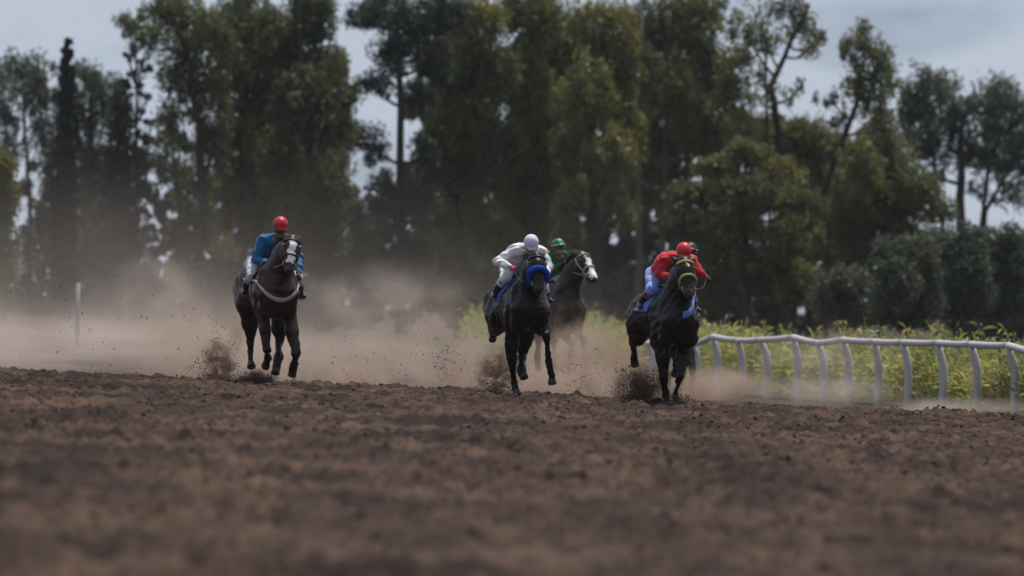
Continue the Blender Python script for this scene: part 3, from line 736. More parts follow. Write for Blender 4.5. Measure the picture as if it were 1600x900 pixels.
    # ---- tack
    def ring(t, ex=.010, w=.013, tilt=0, half=None, thick=1.0):
        pts = []
        for a in np.linspace(0, 2 * math.pi, 25)[:-1]:
            dr = right * math.cos(a) + fwd * math.sin(a); o = hp(t, 0, -.03) + axn * tilt * math.sin(a)
            h_ = bvh.ray_cast(Vector(o + dr * .34), Vector(-dr))[0]
            pts.append(A3(h_) + dr * ex if h_ is not None else o + dr * .13)
        return pts
    def strap(name, path, r, m, closed=False, flat=1.0):
        mb = MB(); mb.tube([tuple(p) for p in path], r, 6, closed=closed, flat=flat); return mb.build(name, m, root)
    br = spec.get('bridle_m', leather)
    strap('browband', ring(.10)[2:11], .014 * spec.get('brow_w', 1), spec.get('brow_m', br))
    nbp = ring(.64, .004 + spec.get('nose_w', .014) * .6, tilt=spec.get('nose_tilt', -.02)); q_ = 2 if spec.get('nose_tilt') else 0
    strap('noseband', [nbp[i % 24] for i in range(-q_, 13 + q_)] if q_ else nbp, spec.get('nose_w', .014), spec.get('nose_m', br), not q_)
    for sg in (-1, 1):
        pts = []
        for t in np.linspace(.02, .80, 7):
            o = hp(t, 0, -.02); h_ = bvh.ray_cast(Vector(o + right * sg * .3), Vector(-right * sg))[0]
            pts.append(A3(h_) + right * sg * .008 if h_ is not None else o + right * sg * .1)
        strap('cheek_strap', pts, .011, br)
        fr.bit = getattr(fr, 'bit', {}); fr.bit[sg] = pts[-1]
        mb = MB(); q = pts[-1]; mb.tube([q + axn * .03 * math.cos(a) + fwd * .03 * math.sin(a) for a in np.linspace(0, 6.28, 13)[:-1]], .006, 5, closed=True); mb.build('bit_ring', steel, root)
    # saddle cloth and saddle
    def over(f0, f1, amax, nf=10, na=22, ex=.012):
        VV, FF = [], []
        for i, f in enumerate(np.linspace(f0, f1, nf)):
            for j, a in enumerate(np.linspace(-amax, amax, na)):
                o = B(0, f, 1.27); dr = A3([math.sin(a), 0, math.cos(a)])
                h_ = bvh.ray_cast(Vector(o + dr * 1.0), Vector(-dr))[0]
                p = A3(h_) + dr * ex if h_ is not None else o + dr * .32
                VV.append(p); VV.append(p + dr * .012)
        for i in range(nf - 1):
            for j in range(na - 1):
                a = (i * na + j) * 2; b_ = a + 2 * na
                FF += [(a + 1, b_ + 1, b_ + 3, a + 3), (a, a + 2, b_ + 2, b_)]
        for i in range(nf - 1):
            for j in (0, na - 1):
                a = (i * na + j) * 2; b_ = a + 2 * na; FF.append((a, b_, b_ + 1, a + 1) if j == 0 else (a, a + 1, b_ + 1, b_))
        for j in range(na - 1):
            for i in (0, nf - 1):
                a = (i * na + j) * 2; FF.append((a, a + 1, a + 3, a + 2) if i == 0 else (a, a + 2, a + 3, a + 1))
        return VV, FF
    mesh_obj('saddle_cloth', *over(.26, -.34, 1.45), spec['cloth_m'], root)
    mesh_obj('girth', *over(.10, .20, math.pi * .98, 3, 40), spec.get('girth_m', leather), root)
    sd = [cone(B(0, .10, 1.635), B(0, -.22, 1.625), .045, .05, .04, (1.5, 1, 1)), cone(B(0, -.22, 1.63), B(0, -.30, 1.67), .05, .03, .04, (1.8, 1, 1)), cone(B(0, .12, 1.64), B(0, .16, 1.69), .04, .02, .03)]
    V2, Q2 = sdf_mesh(sd, .014); mesh_obj('saddle', V2, Q2, leather, root)
    # chest strap given as pixel path
    if spec.get('chest'):
        w = spec['chest_w']; VV, FF = [], []; n_ = 0
        P_ = spec['chest']; cps = [J(px, py, .7) for px, py in P_]
        tt = np.linspace(0, len(cps) - 1, 34)
        for t in tt:
            i = min(int(t), len(cps) - 2); u = t - i
            p0, p1, p2, p3 = cps[max(i - 1, 0)], cps[i], cps[i + 1], cps[min(i + 2, len(cps) - 1)]
            p = .5 * (2 * p1 + (p2 - p0) * u + (2 * p0 - 5 * p1 + 4 * p2 - p3) * u * u + (3 * p1 - p0 - 3 * p2 + p3) * u ** 3)
            row = []
            for dz in (-.5, -.17, .17, .5):
                h_, nn, _, _ = bvh.ray_cast(Vector((p[0], -1.6 if spec.get('chest_far') is None else spec['chest_far'], p[2] + dz * w)), Vector((0, 1, 0)))
                if h_ is None: row = None; break
                row.append((A3(h_) + A3(nn) * .014, A3(h_) + A3(nn) * .002))
            if row is None: continue
            for a_, b_ in row: VV.append(a_); VV.append(b_)
            n_ += 1
        for i in range(n_ - 1):
            for j in range(3):
                a = i * 8 + j * 2; FF += [(a, a + 2, a + 10, a + 8), (a + 1, a + 9, a + 11, a + 3)]
            FF += [(i * 8, i * 8 + 8, i * 8 + 9, i * 8 + 1), (i * 8 + 6, i * 8 + 7, i * 8 + 15, i * 8 + 14)]
        if n_ > 2: mesh_obj('breast_strap', VV, FF, spec['chest_m'], root)
    fr.bvh = bvh; fr.B = B
    return body

# ------------------------------------------------------------------ riders
skin_m = mat('skin', (.30, .17, .115), .55, .35, var=.2, vscale=12)
hair_m = mat('rider_hair', (.015, .011, .009), .6)
def clothm(name, c): return mat(name, c, .75, .25, var=.22, vscale=5, bump=.35, bscale=22, sheen=.15)
def hand_prims(w, tip_dir, side, up, k=.006):
    """closed fist round a rein: palm, four curled fingers of different lengths, thumb from the side of the palm"""
    t = tip_dir / np.linalg.norm(tip_dir); u = up - t * (up @ t); u /= np.linalg.norm(u); s = np.cross(t, u) * side
    pr = [cone(w, w + t * .03, .028, .030, .01, (1, 1, 1))]
    for i, (o, L1) in enumerate(((-.030, .036), (-.011, .042), (.010, .040), (.029, .031))):
        b = w + t * .062 + s * o
        pr += [cone(w + t * .02 + s * o * .7, b, .017, .0125, .012)]
        m1 = b + t * L1 * .45 - u * L1 * .75; m2 = m1 - t * L1 * .75 - u * .010; m3 = m2 - t * .012 + u * .018
        pr += [cone(b, m1, .0112, .0100, k), cone(m1, m2, .0100, .0092, k), cone(m2, m3, .0092, .0080, k)]
    tb = w + t * .022 - s * .030 * 1; tm = tb + t * .034 - s * .012 - u * .016; te = tm + t * .020 + s * .022 - u * .014
    pr += [cone(tb, tm, .015, .0115, .01), cone(tm, te, .0115, .0095, k)]
    return pr
def person(fr, sp, label, group):
    J = fr.J
    P = {k: J(*v) for k, v in sp['j'].items()}
    o = P['pelvis'].copy()
    yaw = fr.yaw; loc = A3([fr.x0 + o[0] * fr.c - o[1] * fr.s, fr.Y + o[0] * fr.s + o[1] * fr.c, fr.z0 + o[2]])
    root = empty('person', tuple(loc), yaw, label, 'jockey', group)
    for k in P: P[k] = P[k] - o
    pel, ch, nk, hd = P['pelvis'], P['chest'], P['neck'], P['head']
    up = sp.get('face_up', A3([0, .25, 1.0])); up = up / np.linalg.norm(up)
    rt = A3([1, 0, 0]) - up * up[0]; rt /= np.linalg.norm(rt); fw = np.cross(rt, up)
    if fw[1] > 0: fw = -fw
    H = lambda u, v, w: hd + rt * u + up * v + fw * w
    # body: one continuous surface (head with face, neck, trunk, limbs)
    head = [ball(H(0, .035, -.012), .088, .03, (.86, 1.05, 1)), cone(H(0, -.02, .03), H(0, -.085, .055), .066, .036, .03), cone(H(-.03, -.065, .02), H(.03, -.065, .02), .045, .045, .03),
            cone(H(0, .01, .088), H(0, -.028, .108), .011, .016, .012), cone(H(-.033, .018, .076), H(.033, .018, .076), .014, .014, .012),
            cone(H(-.022, -.062, .078), H(.022, -.062, .078), .009, .009, .008), cone(H(-.018, -.074, .075), H(.018, -.074, .075), .009, .009, .008)]
    for s_ in (-1, 1):
        head += [ball(H(s_ * .031, -.004, .086), .013, .008, sub=True), ball(H(s_ * .082, -.005, -.01), .022, .012, (.5, 1, 1.3)), ball(H(s_ * .042, -.035, .062), .026, .02)]
    torso = chain([(pel, .125), (pel * .5 + ch * .5, .112), (ch, .130), (nk * .75 + ch * .25, .10)], .07, (1.18, 1, 1))
    limbs = []
    for a in ('R', 'L'):
        limbs += chain([(P['sh' + a] * .75 + nk * .25, .07), (P['sh' + a], .060), (P['el' + a], .042), (P['ha' + a], .028)], .03)
        limbs += chain([(pel + (P['kn' + a] - pel) * .12 + A3([(.09 if a == 'L' else -.09), 0, 0]), .095), (P['kn' + a], .060), (P['kn' + a] * .6 + P['an' + a] * .4, .052), (P['an' + a], .036)], .04)
    V, Q = sdf_mesh(head + [cone(nk, hd - up * .06, .062, .055, .04)] + torso + limbs, .0155, smooth_it=1)
    mesh_obj('body', V, Q, skin_m, root)
    for s_ in (-1, 1):
        V2, Q2 = sdf_mesh([ball(H(s_ * .031, -.003, .081), .0115)], .004); mesh_obj('eye', V2, Q2, eye_m, root)
    # jacket, breeches, boots, gloves
    rgp = rnd(sp['seed'])
    def folds(V, amp=.013):
        ph = rgp.uniform(0, 6, 3)
        w = np.sin(V[:, 2] * 42 + 9 * V[:, 0] + 6 * np.sin(V[:, 1] * 13 + ph[0]) + ph[1]) * np.sin(V[:, 0] * 23 + V[:, 1] * 17 + ph[2])
        c = V.mean(0); d = V - c; d /= np.linalg.norm(d, axis=1)[:, None] + 1e-6
        return V + d * (w * amp)[:, None]
    jk = chain([(pel * .8 + ch * .2 + A3([0, 0, .005]), .138), (pel * .45 + ch * .55, .135), (ch, .152), (nk * .7 + ch * .3, .118)], .08, (1.18, 1, 1))
    for a in ('R', 'L'):
        wr = P['el' + a] * .1 + P['ha' + a] * .9
        jk += chain([(P['sh' + a] * .7 + nk * .3, .092), (P['sh' + a], .082), (P['sh' + a] * .4 + P['el' + a] * .6, .066), (P['el' + a], .060), (P['el' + a] * .45 + wr * .55, .052), (wr, .038)], .04)
    jk += [cone(nk, nk * .6 + hd * .4 - up * .02, .078, .066, .03)]
    V, Q = sdf_mesh(jk, .015, smooth_it=1); mesh_obj('jacket', folds(V), Q, sp['jacket'], root)
    br = [cone(pel + A3([0, .03, -.01]), pel * .85 + ch * .15, .142, .13, .06, (1.15, 1, 1))]
    for a in ('R', 'L'):
        hp = pel + A3([(.095 if a == 'L' else -.095), 0, -.01])
        br += chain([(hp, .115), (hp * .45 + P['kn' + a] * .55, .088), (P['kn' + a], .072), (P['kn' + a] * .7 + P['an' + a] * .3, .062)], .05)
    V, Q = sdf_mesh(br, .016, smooth_it=1); mesh_obj('breeches', folds(V, .009), Q, sp['breeches'], root)
    for a in ('R', 'L'):
        k_, n_ = P['kn' + a], P['an' + a]
        toe = n_ + A3([(.03 if a == 'L' else -.03), -.17, -.045])
        bt = chain([(k_ * .72 + n_ * .28, .068), (k_ * .4 + n_ * .6, .060), (n_, .044)], .03) + [cone(n_ + A3([0, .045, -.045]), n_ + A3([0, -.02, -.04]), .034, .038, .03), cone(n_ + A3([0, -.02, -.04]), toe, .040, .028, .03)]
        V, Q = sdf_mesh(bt, .014); bo = mesh_obj('boot', V, Q, sp['boots'], root)
        if sp.get('boot_top'):
            mb = MB(); q0, q1 = k_ * .74 + n_ * .26, k_ * .60 + n_ * .40
            mb.tube([q0, q0 * .5 + q1 * .5, q1], [.074, .073, .070], 14); mb.build('boot_cuff', sp['boot_top'], bo)
        mb = MB(); ic = n_ + A3([0, -.06, -.03])                       # stirrup iron round the foot
        mb.tube([ic + A3([.055 * math.cos(t), 0, .06 * math.sin(t) - .01]) for t in np.linspace(0, 6.28, 17)[:-1]], .007, 5, closed=True); mb.build('stirrup', steel, root)
        d = P['ha' + a] - P['el' + a]
        V, Q = sdf_mesh(hand_prims(P['ha' + a], d, 1 if a == 'L' else -1, A3([0, -.3, 1.0])), .0055); mesh_obj(sp.get('hand_name', 'glove'), V, Q, sp['glove'], root)
    # helmet
    hm = [ball(H(0, .062, -.012), .122, .02, (.90, 1.10, .98)), cone(H(-.05, .045, .105), H(.05, .045, .105), .020, .020, .03), cone(H(-.03, .042, .135), H(.03, .042, .135), .012, .012, .03)]
    cutp = lambda X: -(((X - hd) @ up) - (.028))
    V, Q = sdf_mesh(hm, .011, cut=cutp, smooth_it=1)
    he = mesh_obj('helmet', V, Q, sp['cap'], root)
    mb = MB(); n_ = 20
    if sp.get('band'):
        mb.tube([H(.109 * math.sin(t), .042, -.012 + .138 * math.cos(t)) for t in np.linspace(0, 6.28, 25)[:-1]], .016, 6, closed=True); mb.build('helmet_band', sp['band'], he)
        mb = MB()
    gv = sp.get('goggle_v', 0.0)
    mb.tube([H(.088 * math.sin(t), gv - .002, .0 + .104 * math.cos(t)) for t in np.linspace(-1.35, 1.35, 15)], [.010] + [.022] * 13 + [.010], 8, flat=1); mb.build('goggles', sp['goggles'], he)
    for s_ in (-1, 1):
        mb = MB(); mb.tube([H(s_ * .085, .02, .02), H(s_ * .078, -.05, .02), H(s_ * .02, -.115, .045)], .006, 5); mb.build('chin_strap', leather, he)
    # reins belong to the bridle: built in the horse's frame
    reins = []
    for a, sg in (('R', -1), ('L', 1)):
        q0 = fr.bit[sg]; q1 = P['ha' + a] + o; m_ = q0 * .5 + q1 * .5 + A3([sg * .05, 0, -.05])
        reins.append([q0, q0 * .6 + m_ * .4 + A3([sg * .02, 0, -.01]), m_, m_ * .5 + q1 * .5, q1, q1 + A3([0, .05, -.06])])
    if sp['horse'] is not None:
        for p_ in reins:
            mb = MB(); mb.tube([tuple(q) for q in p_], .006, 5); mb.build('rein', sp.get('rein_m', leather), sp['horse'])
    return root, P, o

HG, RG = 'racehorses galloping towards the camera', 'jockeys riding in the race'
navy_dark = clothm('dark_navy_cloth', (.02, .022, .045))
white_cloth = clothm('white_cloth', (.78, .77, .80)); lav = clothm('pale_breeches', (.60, .58, .64))
boot_black = mat('boot_black', (.015, .013, .013), .3, .5, var=.2); glove_black = mat('glove_black', (.014, .013, .014), .6)
gog_dark = mat('goggle_dark', (.02, .018, .02), .15, .6)
strap_white = mat('strap_white', (.40, .365, .335), .7, var=.25)
def pose_root(name, label, fr): return empty(name, (fr.x0, fr.Y, fr.z0), fr.yaw, label, 'horse', HG)

# horse 1: bay with broad white blaze (left)
f1 = Frame(422, 600, 126, 11)
h1 = pose_root('racehorse', 'dark bay horse with a broad white blaze and white breast strap, ridden in blue', f1)
spec1 = dict(coat=(.034, .0110, .0062), coatname='bay', seed=1, lift=.16, poll=(456, 378, 1.10), muzzle=(451, 421, 1.36), ear_out=.03, blaze=(.050, .058, .05, .86),
    muzzle_col=(.05, .03, .028),
    legs=[dict(t='hind', s=-1, j=[(383, 492, -.40), (391, 524, -.72), (391, 551, -.80), (393, 573, -.68)]),
          dict(t='fore', s=-1, j=[(417, 545, .62), (418, 560, .36), (415, 572, .22)]),
          dict(t='hind', s=1, j=[(440, 500, -.30), (436, 536, -.35), (435, 558, -.10), (430, 583, .0)]),
          dict(t='fore', s=1, j=[(463, 551, .72), (460, 570, .42), (456, 586, .34)])],
    cloth_m=navy_dark, chest=[(401, 437), (408, 452), (420, 464), (434, 469), (448, 466), (460, 456), (467, 443)], chest_w=.06, chest_m=strap_white, chest_far=-1.2, girth_m=strap_white)
horse(f1, spec1, h1)
sp1 = dict(seed=1, horse=h1, j=dict(pelvis=(407, 411, -.30), chest=(420, 389, .05), neck=(431, 373, .27), head=(438, 357, .40), shR=(411, 376, .22), shL=(453, 378, .24),
      elR=(400, 406, .22), haR=(428, 414, .55), elL=(468, 402, .28), haL=(466, 430, .55), knR=(394, 431, .12), anR=(382, 452, -.22), knL=(464, 434, .14), anL=(470, 459, -.20)),
      jacket=clothm('blue_silk', (.012, .125, .27)), breeches=lav, boots=boot_black, boot_top=strap_white, glove=glove_black, cap=mat('cap_red', (.50, .012, .014), .45, .4), goggles=gog_dark, face_up=A3([0, -.55, 1.0]), rein_m=strap_white)
person(f1, sp1, 'jockey in a blue jacket and red cap riding the white blazed bay', RG)

# horse 2: black horse with blue shadow roll (middle)
f2 = Frame(813, 619, 126, 11)
h2 = pose_root('racehorse', 'black horse with a thick blue noseband, ridden by the jockey in white', f2)
blue_roll = mat('blue_fleece', (.015, .07, .42), .9, .1, var=.3, vscale=30, bump=.8, bscale=60)
spec2 = dict(coat=(.0065, .005, .005), coatname='black', seed=2, lift=.10, poll=(838, 404, 1.12), muzzle=(842, 452, 1.45), ear_out=.05, ear_back=1, nose_w=.046, nose_tilt=-.075, nose_m=blue_roll,
    legs=[dict(t='hind', s=-1, j=[(776, 500, -.35), (772, 520, -.85), (769, 530, -1.15), (771, 519, -1.27)]),
          dict(t='fore', s=-1, j=[(800, 568, .30), (804, 598, .16), (808, 617, .24)], pale=False),
          dict(t='hind', s=1, j=[(826, 505, -.30), (817, 552, -.50), (815, 574, -.20), (819, 590, -.12)]),
          dict(t='fore', s=1, j=[(853, 524, .85), (858, 566, .62), (863, 599, .55)])],
    socks=[(805, 602, .16, .055)],
    cloth_m=clothm('blue_cloth', (.03, .09, .36)), chest=None)
horse(f2, spec2, h2)
sp2 = dict(seed=2, horse=h2, j=dict(pelvis=(802, 416, -.28), chest=(813, 398, .06), neck=(823, 390, .30), head=(830, 384, .46), shR=(804, 391, .24), shL=(846, 394, .26),
      elR=(777, 409, .28), haR=(799, 417, .52), elL=(857, 417, .34), haL=(848, 432, .62), knR=(790, 434, .10), anR=(772, 458, -.25), knL=(848, 446, .12), anL=(856, 466, -.22)),
      jacket=white_cloth, breeches=white_cloth, boots=boot_black, boot_top=mat('boot_cuff_silver', (.62, .64, .70), .35, .5), glove=mat('glove_red', (.48, .03, .04), .6), cap=clothm('cap_white', (.66, .65, .76)), goggles=mat('goggles_red', (.45, .02, .03), .3, .5), goggle_v=.012, face_up=A3([-.12, -.75, .75]))
person(f2, sp2, 'jockey in a white jacket and white cap with red goggles and red gloves', RG)

# horse 3: dark bay with yellow noseband (right)
f3 = Frame(1042, 640, 123, 13)
h3 = pose_root('racehorse', 'near black horse with yellow browband and noseband, ridden by the jockey in red', f3)
yel = mat('yellow_webbing', (.44, .35, .04), .7, var=.25, vscale=20); ygr = mat('lime_webbing', (.30, .32, .08), .7, var=.25, vscale=20)
blue_cl = clothm('light_blue_cloth', (.10, .20, .62))
spec3 = dict(coat=(.011, .006, .0045), coatname='dark_bay', seed=3, lift=.10, poll=(1069, 412, 1.10), muzzle=(1077, 460, 1.42), ear_out=.09, ear_back=.5, nose_w=.022, nose_tilt=-.06, nose_m=ygr, brow_m=yel, brow_w=1.5, muzzle_col=(.06, .035, .03), blaze=(.018, .012, .05, .28),
    legs=[dict(t='hind', s=-1, j=[(988, 512, -.40), (990, 538, -.80), (990, 556, -1.08), (992, 570, -1.15)]),
          dict(t='fore', s=-1, j=[(1037, 588, .42), (1041, 618, .30), (1046, 638, .42)], pale=True),
          dict(t='hind', s=1, j=[(1052, 515, -.30), (1053, 550, -.65), (1055, 570, -.90), (1055, 585, -1.0)]),
          dict(t='fore', s=1, j=[(1063, 588, .70), (1055, 616, .50), (1056, 637, .60)])],
    cloth_m=blue_cl, chest=[(1060, 492), (1070, 489), (1079, 478), (1085, 465)], chest_w=.10, chest_m=blue_cl, chest_far=-1.15)
horse(f3, spec3, h3)
red_silk = clothm('red_silk', (.52, .012, .022))
sp3 = dict(seed=3, horse=h3, j=dict(pelvis=(1030, 428, -.30), chest=(1046, 411, .04), neck=(1058, 403, .28), head=(1068, 397, .44), shR=(1039, 407, .24), shL=(1080, 407, .26),
      elR=(1030, 428, .26), haR=(1056, 436, .58), elL=(1091, 424, .34), haL=(1104, 433, .40), knR=(1018, 452, .12), anR=(1000, 474, -.24), knL=(1078, 458, .15), anL=(1086, 480, -.22)),
      jacket=red_silk, breeches=clothm('blue_breeches', (.26, .34, .74)), boots=boot_black, boot_top=red_silk, glove=glove_black, cap=mat('cap_scarlet', (.55, .02, .028), .45, .4), goggles=gog_dark, face_up=A3([0, -.7, .8]), rein_m=leather)
p3, P3, o3 = person(f3, sp3, 'jockey in a red jacket and red cap with one arm out holding a whip', RG)
# whip in his raised left hand
hw = P3['haL'] + o3; mb = MB()
wpath = [f3.J(1101, 440, .42), hw + A3([.01, 0, -.02]), f3.J(1114, 422, .40), f3.J(1124, 411, .38), f3.J(1128, 405, .36)]
Rm = lambda p: Vector((f3.x0 + p[0] * f3.c - p[1] * f3.s, f3.Y + p[0] * f3.s + p[1] * f3.c, f3.z0 + p[2]))
base = Rm(hw); wr_ = empty('riding_whip', tuple(base), 0, 'thin dark whip held out to the right by the red jockey', 'whip')
mb.tube([Rm(p) - base for p in wpath], [.011, .010, .006, .004, .003], 6); mb.build('shaft', leather, wr_)
mb = MB(); q = Rm(wpath[-1]) - base; mb.tube([q, q + Vector((.02, 0, .03)), q + Vector((.035, 0, .055))], [.004, .016, .010], 6, flat=.3); mb.build('flap', leather, wr_)

# horse 4: brown horse behind, head turned to the right
f4 = Frame(856, 598, 151, 34)
h4 = pose_root('racehorse', 'brown horse with white nose looking right, half hidden behind the black horse', f4)
spec4 = dict(coat=(.024, .013, .009), coatname='brown', seed=4, lift=.12, poll=(908, 402, 1.02), muzzle=(927, 436, 1.42), ear_out=.04, blaze=(.05, .085, .30, 1.05), bridle_m=strap_white,
    legs=[dict(t='hind', s=-1, j=[(840, 500, -.38), (842, 532, -.75), (840, 560, -.95), (842, 578, -1.0)]),
          dict(t='fore', s=-1, j=[(893, 538, .62), (890, 566, .40), (888, 585, .36)]),
          dict(t='hind', s=1, j=[(868, 500, -.30), (866, 534, -.50), (866, 565, -.30), (868, 585, -.2)]),
          dict(t='fore', s=1, j=[(912, 530, .85), (913, 562, .80), (916, 588, .84)])],
    cloth_m=navy_dark, chest=None)
horse(f4, spec4, h4)
green = clothm('green_silk', (.008, .13, .045))
sp4 = dict(seed=4, horse=h4, hand_name='hand', j=dict(pelvis=(850, 432, -.30), chest=(864, 415, .0), neck=(871, 399, .18), head=(873, 388, .26), shR=(858, 400, .12), shL=(887, 401, .16),
      elR=(862, 424, .2), haR=(880, 410, .50), elL=(892, 414, .26), haL=(886, 406, .50), knR=(850, 446, .12), anR=(838, 468, -.2), knL=(879, 441, .16), anL=(876, 466, -.2)),
      jacket=green, breeches=white_cloth, boots=boot_black, glove=skin_m, cap=mat('cap_green', (.012, .17, .06), .4, .4), goggles=gog_dark, band=strap_white, face_up=A3([0, .12, 1]), rein_m=strap_white)
person(f4, sp4, 'jockey in a green jacket and green cap with a pale band', RG)

# horse 5: only its rider's cap shows behind the red jockey
f5 = Frame(414, 600, 126, 14)
h5 = pose_root('racehorse', 'dark horse almost fully hidden behind the red jockey\'s horse', f5)
spec5 = dict(spec1, voxel=.034, coat=(.03, .014, .009), coatname='seal_brown', seed=5, blaze=None, chest=None, girth_m=leather)
horse(f5, spec5, h5)
sp5 = dict(sp1, j=dict(sp1['j'], head=(455, 357, .40), neck=(444, 374, .27), chest=(424, 390, .05), elL=(455, 404, .28), haL=(452, 424, .55), knL=(454, 434, .14), anL=(456, 458, -.2), shL=(452, 380, .24)), seed=5, horse=h5, jacket=clothm('charcoal_silk', (.03, .022, .022)), breeches=navy_dark, boot_top=None, cap=mat('cap_dark', (.02, .014, .014), .5), band=mat('band_orange', (.42, .14, .04), .6), face_up=A3([0, .1, 1]), rein_m=leather)
p5, _, _ = person(f5, sp5, 'jockey in dark clothes, just a dark cap with orange rim showing behind the red jockey', RG)
hx, hz = PX(1079, 134) , PZ(396, 134)
lh = f5.J(455, 357, .40); yw = R(4)
nx0 = hx - (lh[0] * math.cos(yw) - lh[1] * math.sin(yw)); nz0 = hz - lh[2]
lp = f5.J(407, 411, -.30)
h5.location = (nx0, 134.4, nz0); h5.rotation_euler = (0, 0, yw)
p5.location = (nx0 + lp[0] * math.cos(yw) - lp[1] * math.sin(yw), 134.4 + lp[0] * math.sin(yw) + lp[1] * math.cos(yw), nz0 + lp[2]); p5.rotation_euler = (0, 0, yw)

# ------------------------------------------------------------------ thrown earth
rg = rnd(8); PP, SS = [], []
def spray(px, py, rx, ry, Y, n, s0, s1, dy=.6, p=2.5, jets=9):
    """earth flung up in ragged jets from the ground below"""
    k = Y / FPX; J_ = []
    for _ in range(jets):
        J_.append((rg.uniform(-.9, .9), rg.uniform(.5, 1.6), rg.uniform(-.6, .6), rg.uniform(.3, 1)))
    wts = np.array([q[3] for q in J_]); wts /= wts.sum()
    for q in rg.choice(jets, n, p=wts):
        ax_, hgt, ox, _ = J_[q]; t = rg.random() ** .8
        sp_ = .08 + .30 * t
        x = PX(px, Y) + k * rx * (ox * .6 + ax_ * t + rg.normal(0, sp_)); z = PZ(py + ry * .9, Y) + k * ry * (hgt * (1.5 * t - .35 * t * t) + rg.normal(0, sp_ * .8)); y = Y + rg.normal(0, dy * .6)
        gz = ground_z(x, y)
        if z < gz + .01: z = gz + rg.uniform(.01, .10)
        PP.append((x, y, z)); SS.append(s0 + (s1 - s0) * rg.random() ** p)
spray(404, 592, 26, 14, 126.2, 3000, .0025, .012); spray(345, 575, 34, 40, 127.5, 1300, .003, .013, .8)
spray(1000, 612, 42, 34, 123.8, 8000, .0025, .012, .4); spray(1062, 628, 16, 14, 122.6, 900, .003, .015, .3); spray(985, 580, 25, 12, 124.5, 200, .004, .015)
spray(785, 585, 40, 40, 127.5, 1200, .003, .013, .8); spray(700, 545, 60, 60, 128, 420, .003, .013, 1.5); spray(560, 560, 90, 60, 129, 200, .003, .014, 2)
spray(180, 500, 300, 90, 129, 220, .003, .016, 2); spray(335, 500, 20, 70, 127.5, 160, .003, .012); spray(905, 575, 60, 50, 128, 400, .003, .012, 1); spray(1330, 600, 150, 30, 128, 40, .003, .012, 2)
V, Fr = rocks(np.array(PP), np.array(SS), 9, 1.0)
tag(mesh_obj('flying_dirt', V, Fr, clod_m, smooth=False), 'specks and lumps of earth thrown up by the hooves', kind='stuff')
V, Fr = rocks(np.array([(0., 0, 0), (.012, .01, -.022), (-.008, 0, .02)]), np.array([.030, .022, .02]), 4, 1.2)
cl_ = mesh_obj('dirt_clod', V, Fr, clod_m, smooth=False); cl_.location = (PX(1143, 126), 126, PZ(371, 126))
tag(cl_, 'single dark clod flying high in the air right of the red jockey', 'clod')

# ------------------------------------------------------------------ dust
def dust_mat(name, colr, density, noise_scale, lo, hi, kind, aniso=.35, P=None):
    """volume: puff (fades out from the middle of the mesh) or layer (thins with height above the track)"""
    m = bpy.data.materials.new(name); m.use_nodes = True; nt = m.node_tree; nt.nodes.clear(); N = nt.nodes.new; K = nt.links.new
    def M(op, a=None, b=None, c=None):
        n = N('ShaderNodeMath'); n.operation = op
        for i, v in enumerate((a, b, c)):
            if v is None: continue
            if isinstance(v, (int, float)): n.inputs[i].default_value = v
            else: K(v, n.inputs[i])
        return n.outputs[0]
    g = N('ShaderNodeNewGeometry'); nz = N('ShaderNodeTexNoise'); nz.inputs['Scale'].default_value = noise_scale; nz.inputs['Detail'].default_value = 3.5; nz.inputs['Roughness'].default_value = .6
    mpp = N('ShaderNodeMapping'); mpp.inputs['Scale'].default_value = (1, .25 if kind == 'layer' else 1, 1.15); K(g.outputs['Position'], mpp.inputs[0]); K(mpp.outputs[0], nz.inputs['Vector'])
    mr = N('ShaderNodeMapRange'); mr.interpolation_type = 'SMOOTHSTEP'; mr.inputs['From Min'].default_value = lo; mr.inputs['From Max'].default_value = hi; K(nz.outputs['Fac'], mr.inputs['Value'])
    if kind == 'puff':
        t = N('ShaderNodeTexCoord'); ln = N('ShaderNodeVectorMath'); ln.operation = 'LENGTH'; K(t.outputs['Object'], ln.inputs[0])
        fall = N('ShaderNodeMapRange'); fall.interpolation_type = 'SMOOTHSTEP'; fall.inputs['From Min'].default_value = 1.0; fall.inputs['From Max'].default_value = .1
        fall.inputs['To Min'].default_value = 0; fall.inputs['To Max'].default_value = 1; K(ln.outputs['Value'], fall.inputs['Value']); f = fall.outputs[0]
        dn_ = M('MULTIPLY', M('MULTIPLY', mr.outputs[0], f), density)
    else:
        sp = N('ShaderNodeSeparateXYZ'); K(g.outputs['Position'], sp.inputs[0])
        h = M('ADD', sp.outputs['Z'], M('MULTIPLY', sp.outputs['X'], .0475))
        hs = M('DIVIDE', h, P['H']); hm = M('MAXIMUM', hs, 0); f = M('ADD', M('POWER', 2.718, M('MULTIPLY', hm, -2.6)), M('MULTIPLY', M('POWER', 2.718, M('MULTIPLY', hm, -.6)), .3))
        ex = N('ShaderNodeMapRange'); ex.interpolation_type = 'SMOOTHSTEP'; ex.inputs['From Min'].default_value = P['x1']; ex.inputs['From Max'].default_value = P['x0']; K(sp.outputs['X'], ex.inputs['Value'])
        tp = N('ShaderNodeMapRange'); tp.interpolation_type = 'SMOOTHSTEP'; tp.inputs['From Min'].default_value = P['top']; tp.inputs['From Max'].default_value = P['top'] * .4; K(h, tp.inputs['Value'])
        dn_ = M('MULTIPLY', M('MULTIPLY', M('MULTIPLY', M('MULTIPLY', mr.outputs[0], f), ex.outputs[0]), tp.outputs[0]), density)
    v = N('ShaderNodeVolumePrincipled'); v.inputs['Color'].default_value = (*colr, 1); v.inputs['Anisotropy'].default_value = aniso
    K(dn_, v.inputs['Density']); o = N('ShaderNodeOutputMaterial'); K(v.outputs[0], o.inputs['Volume'])
    return m
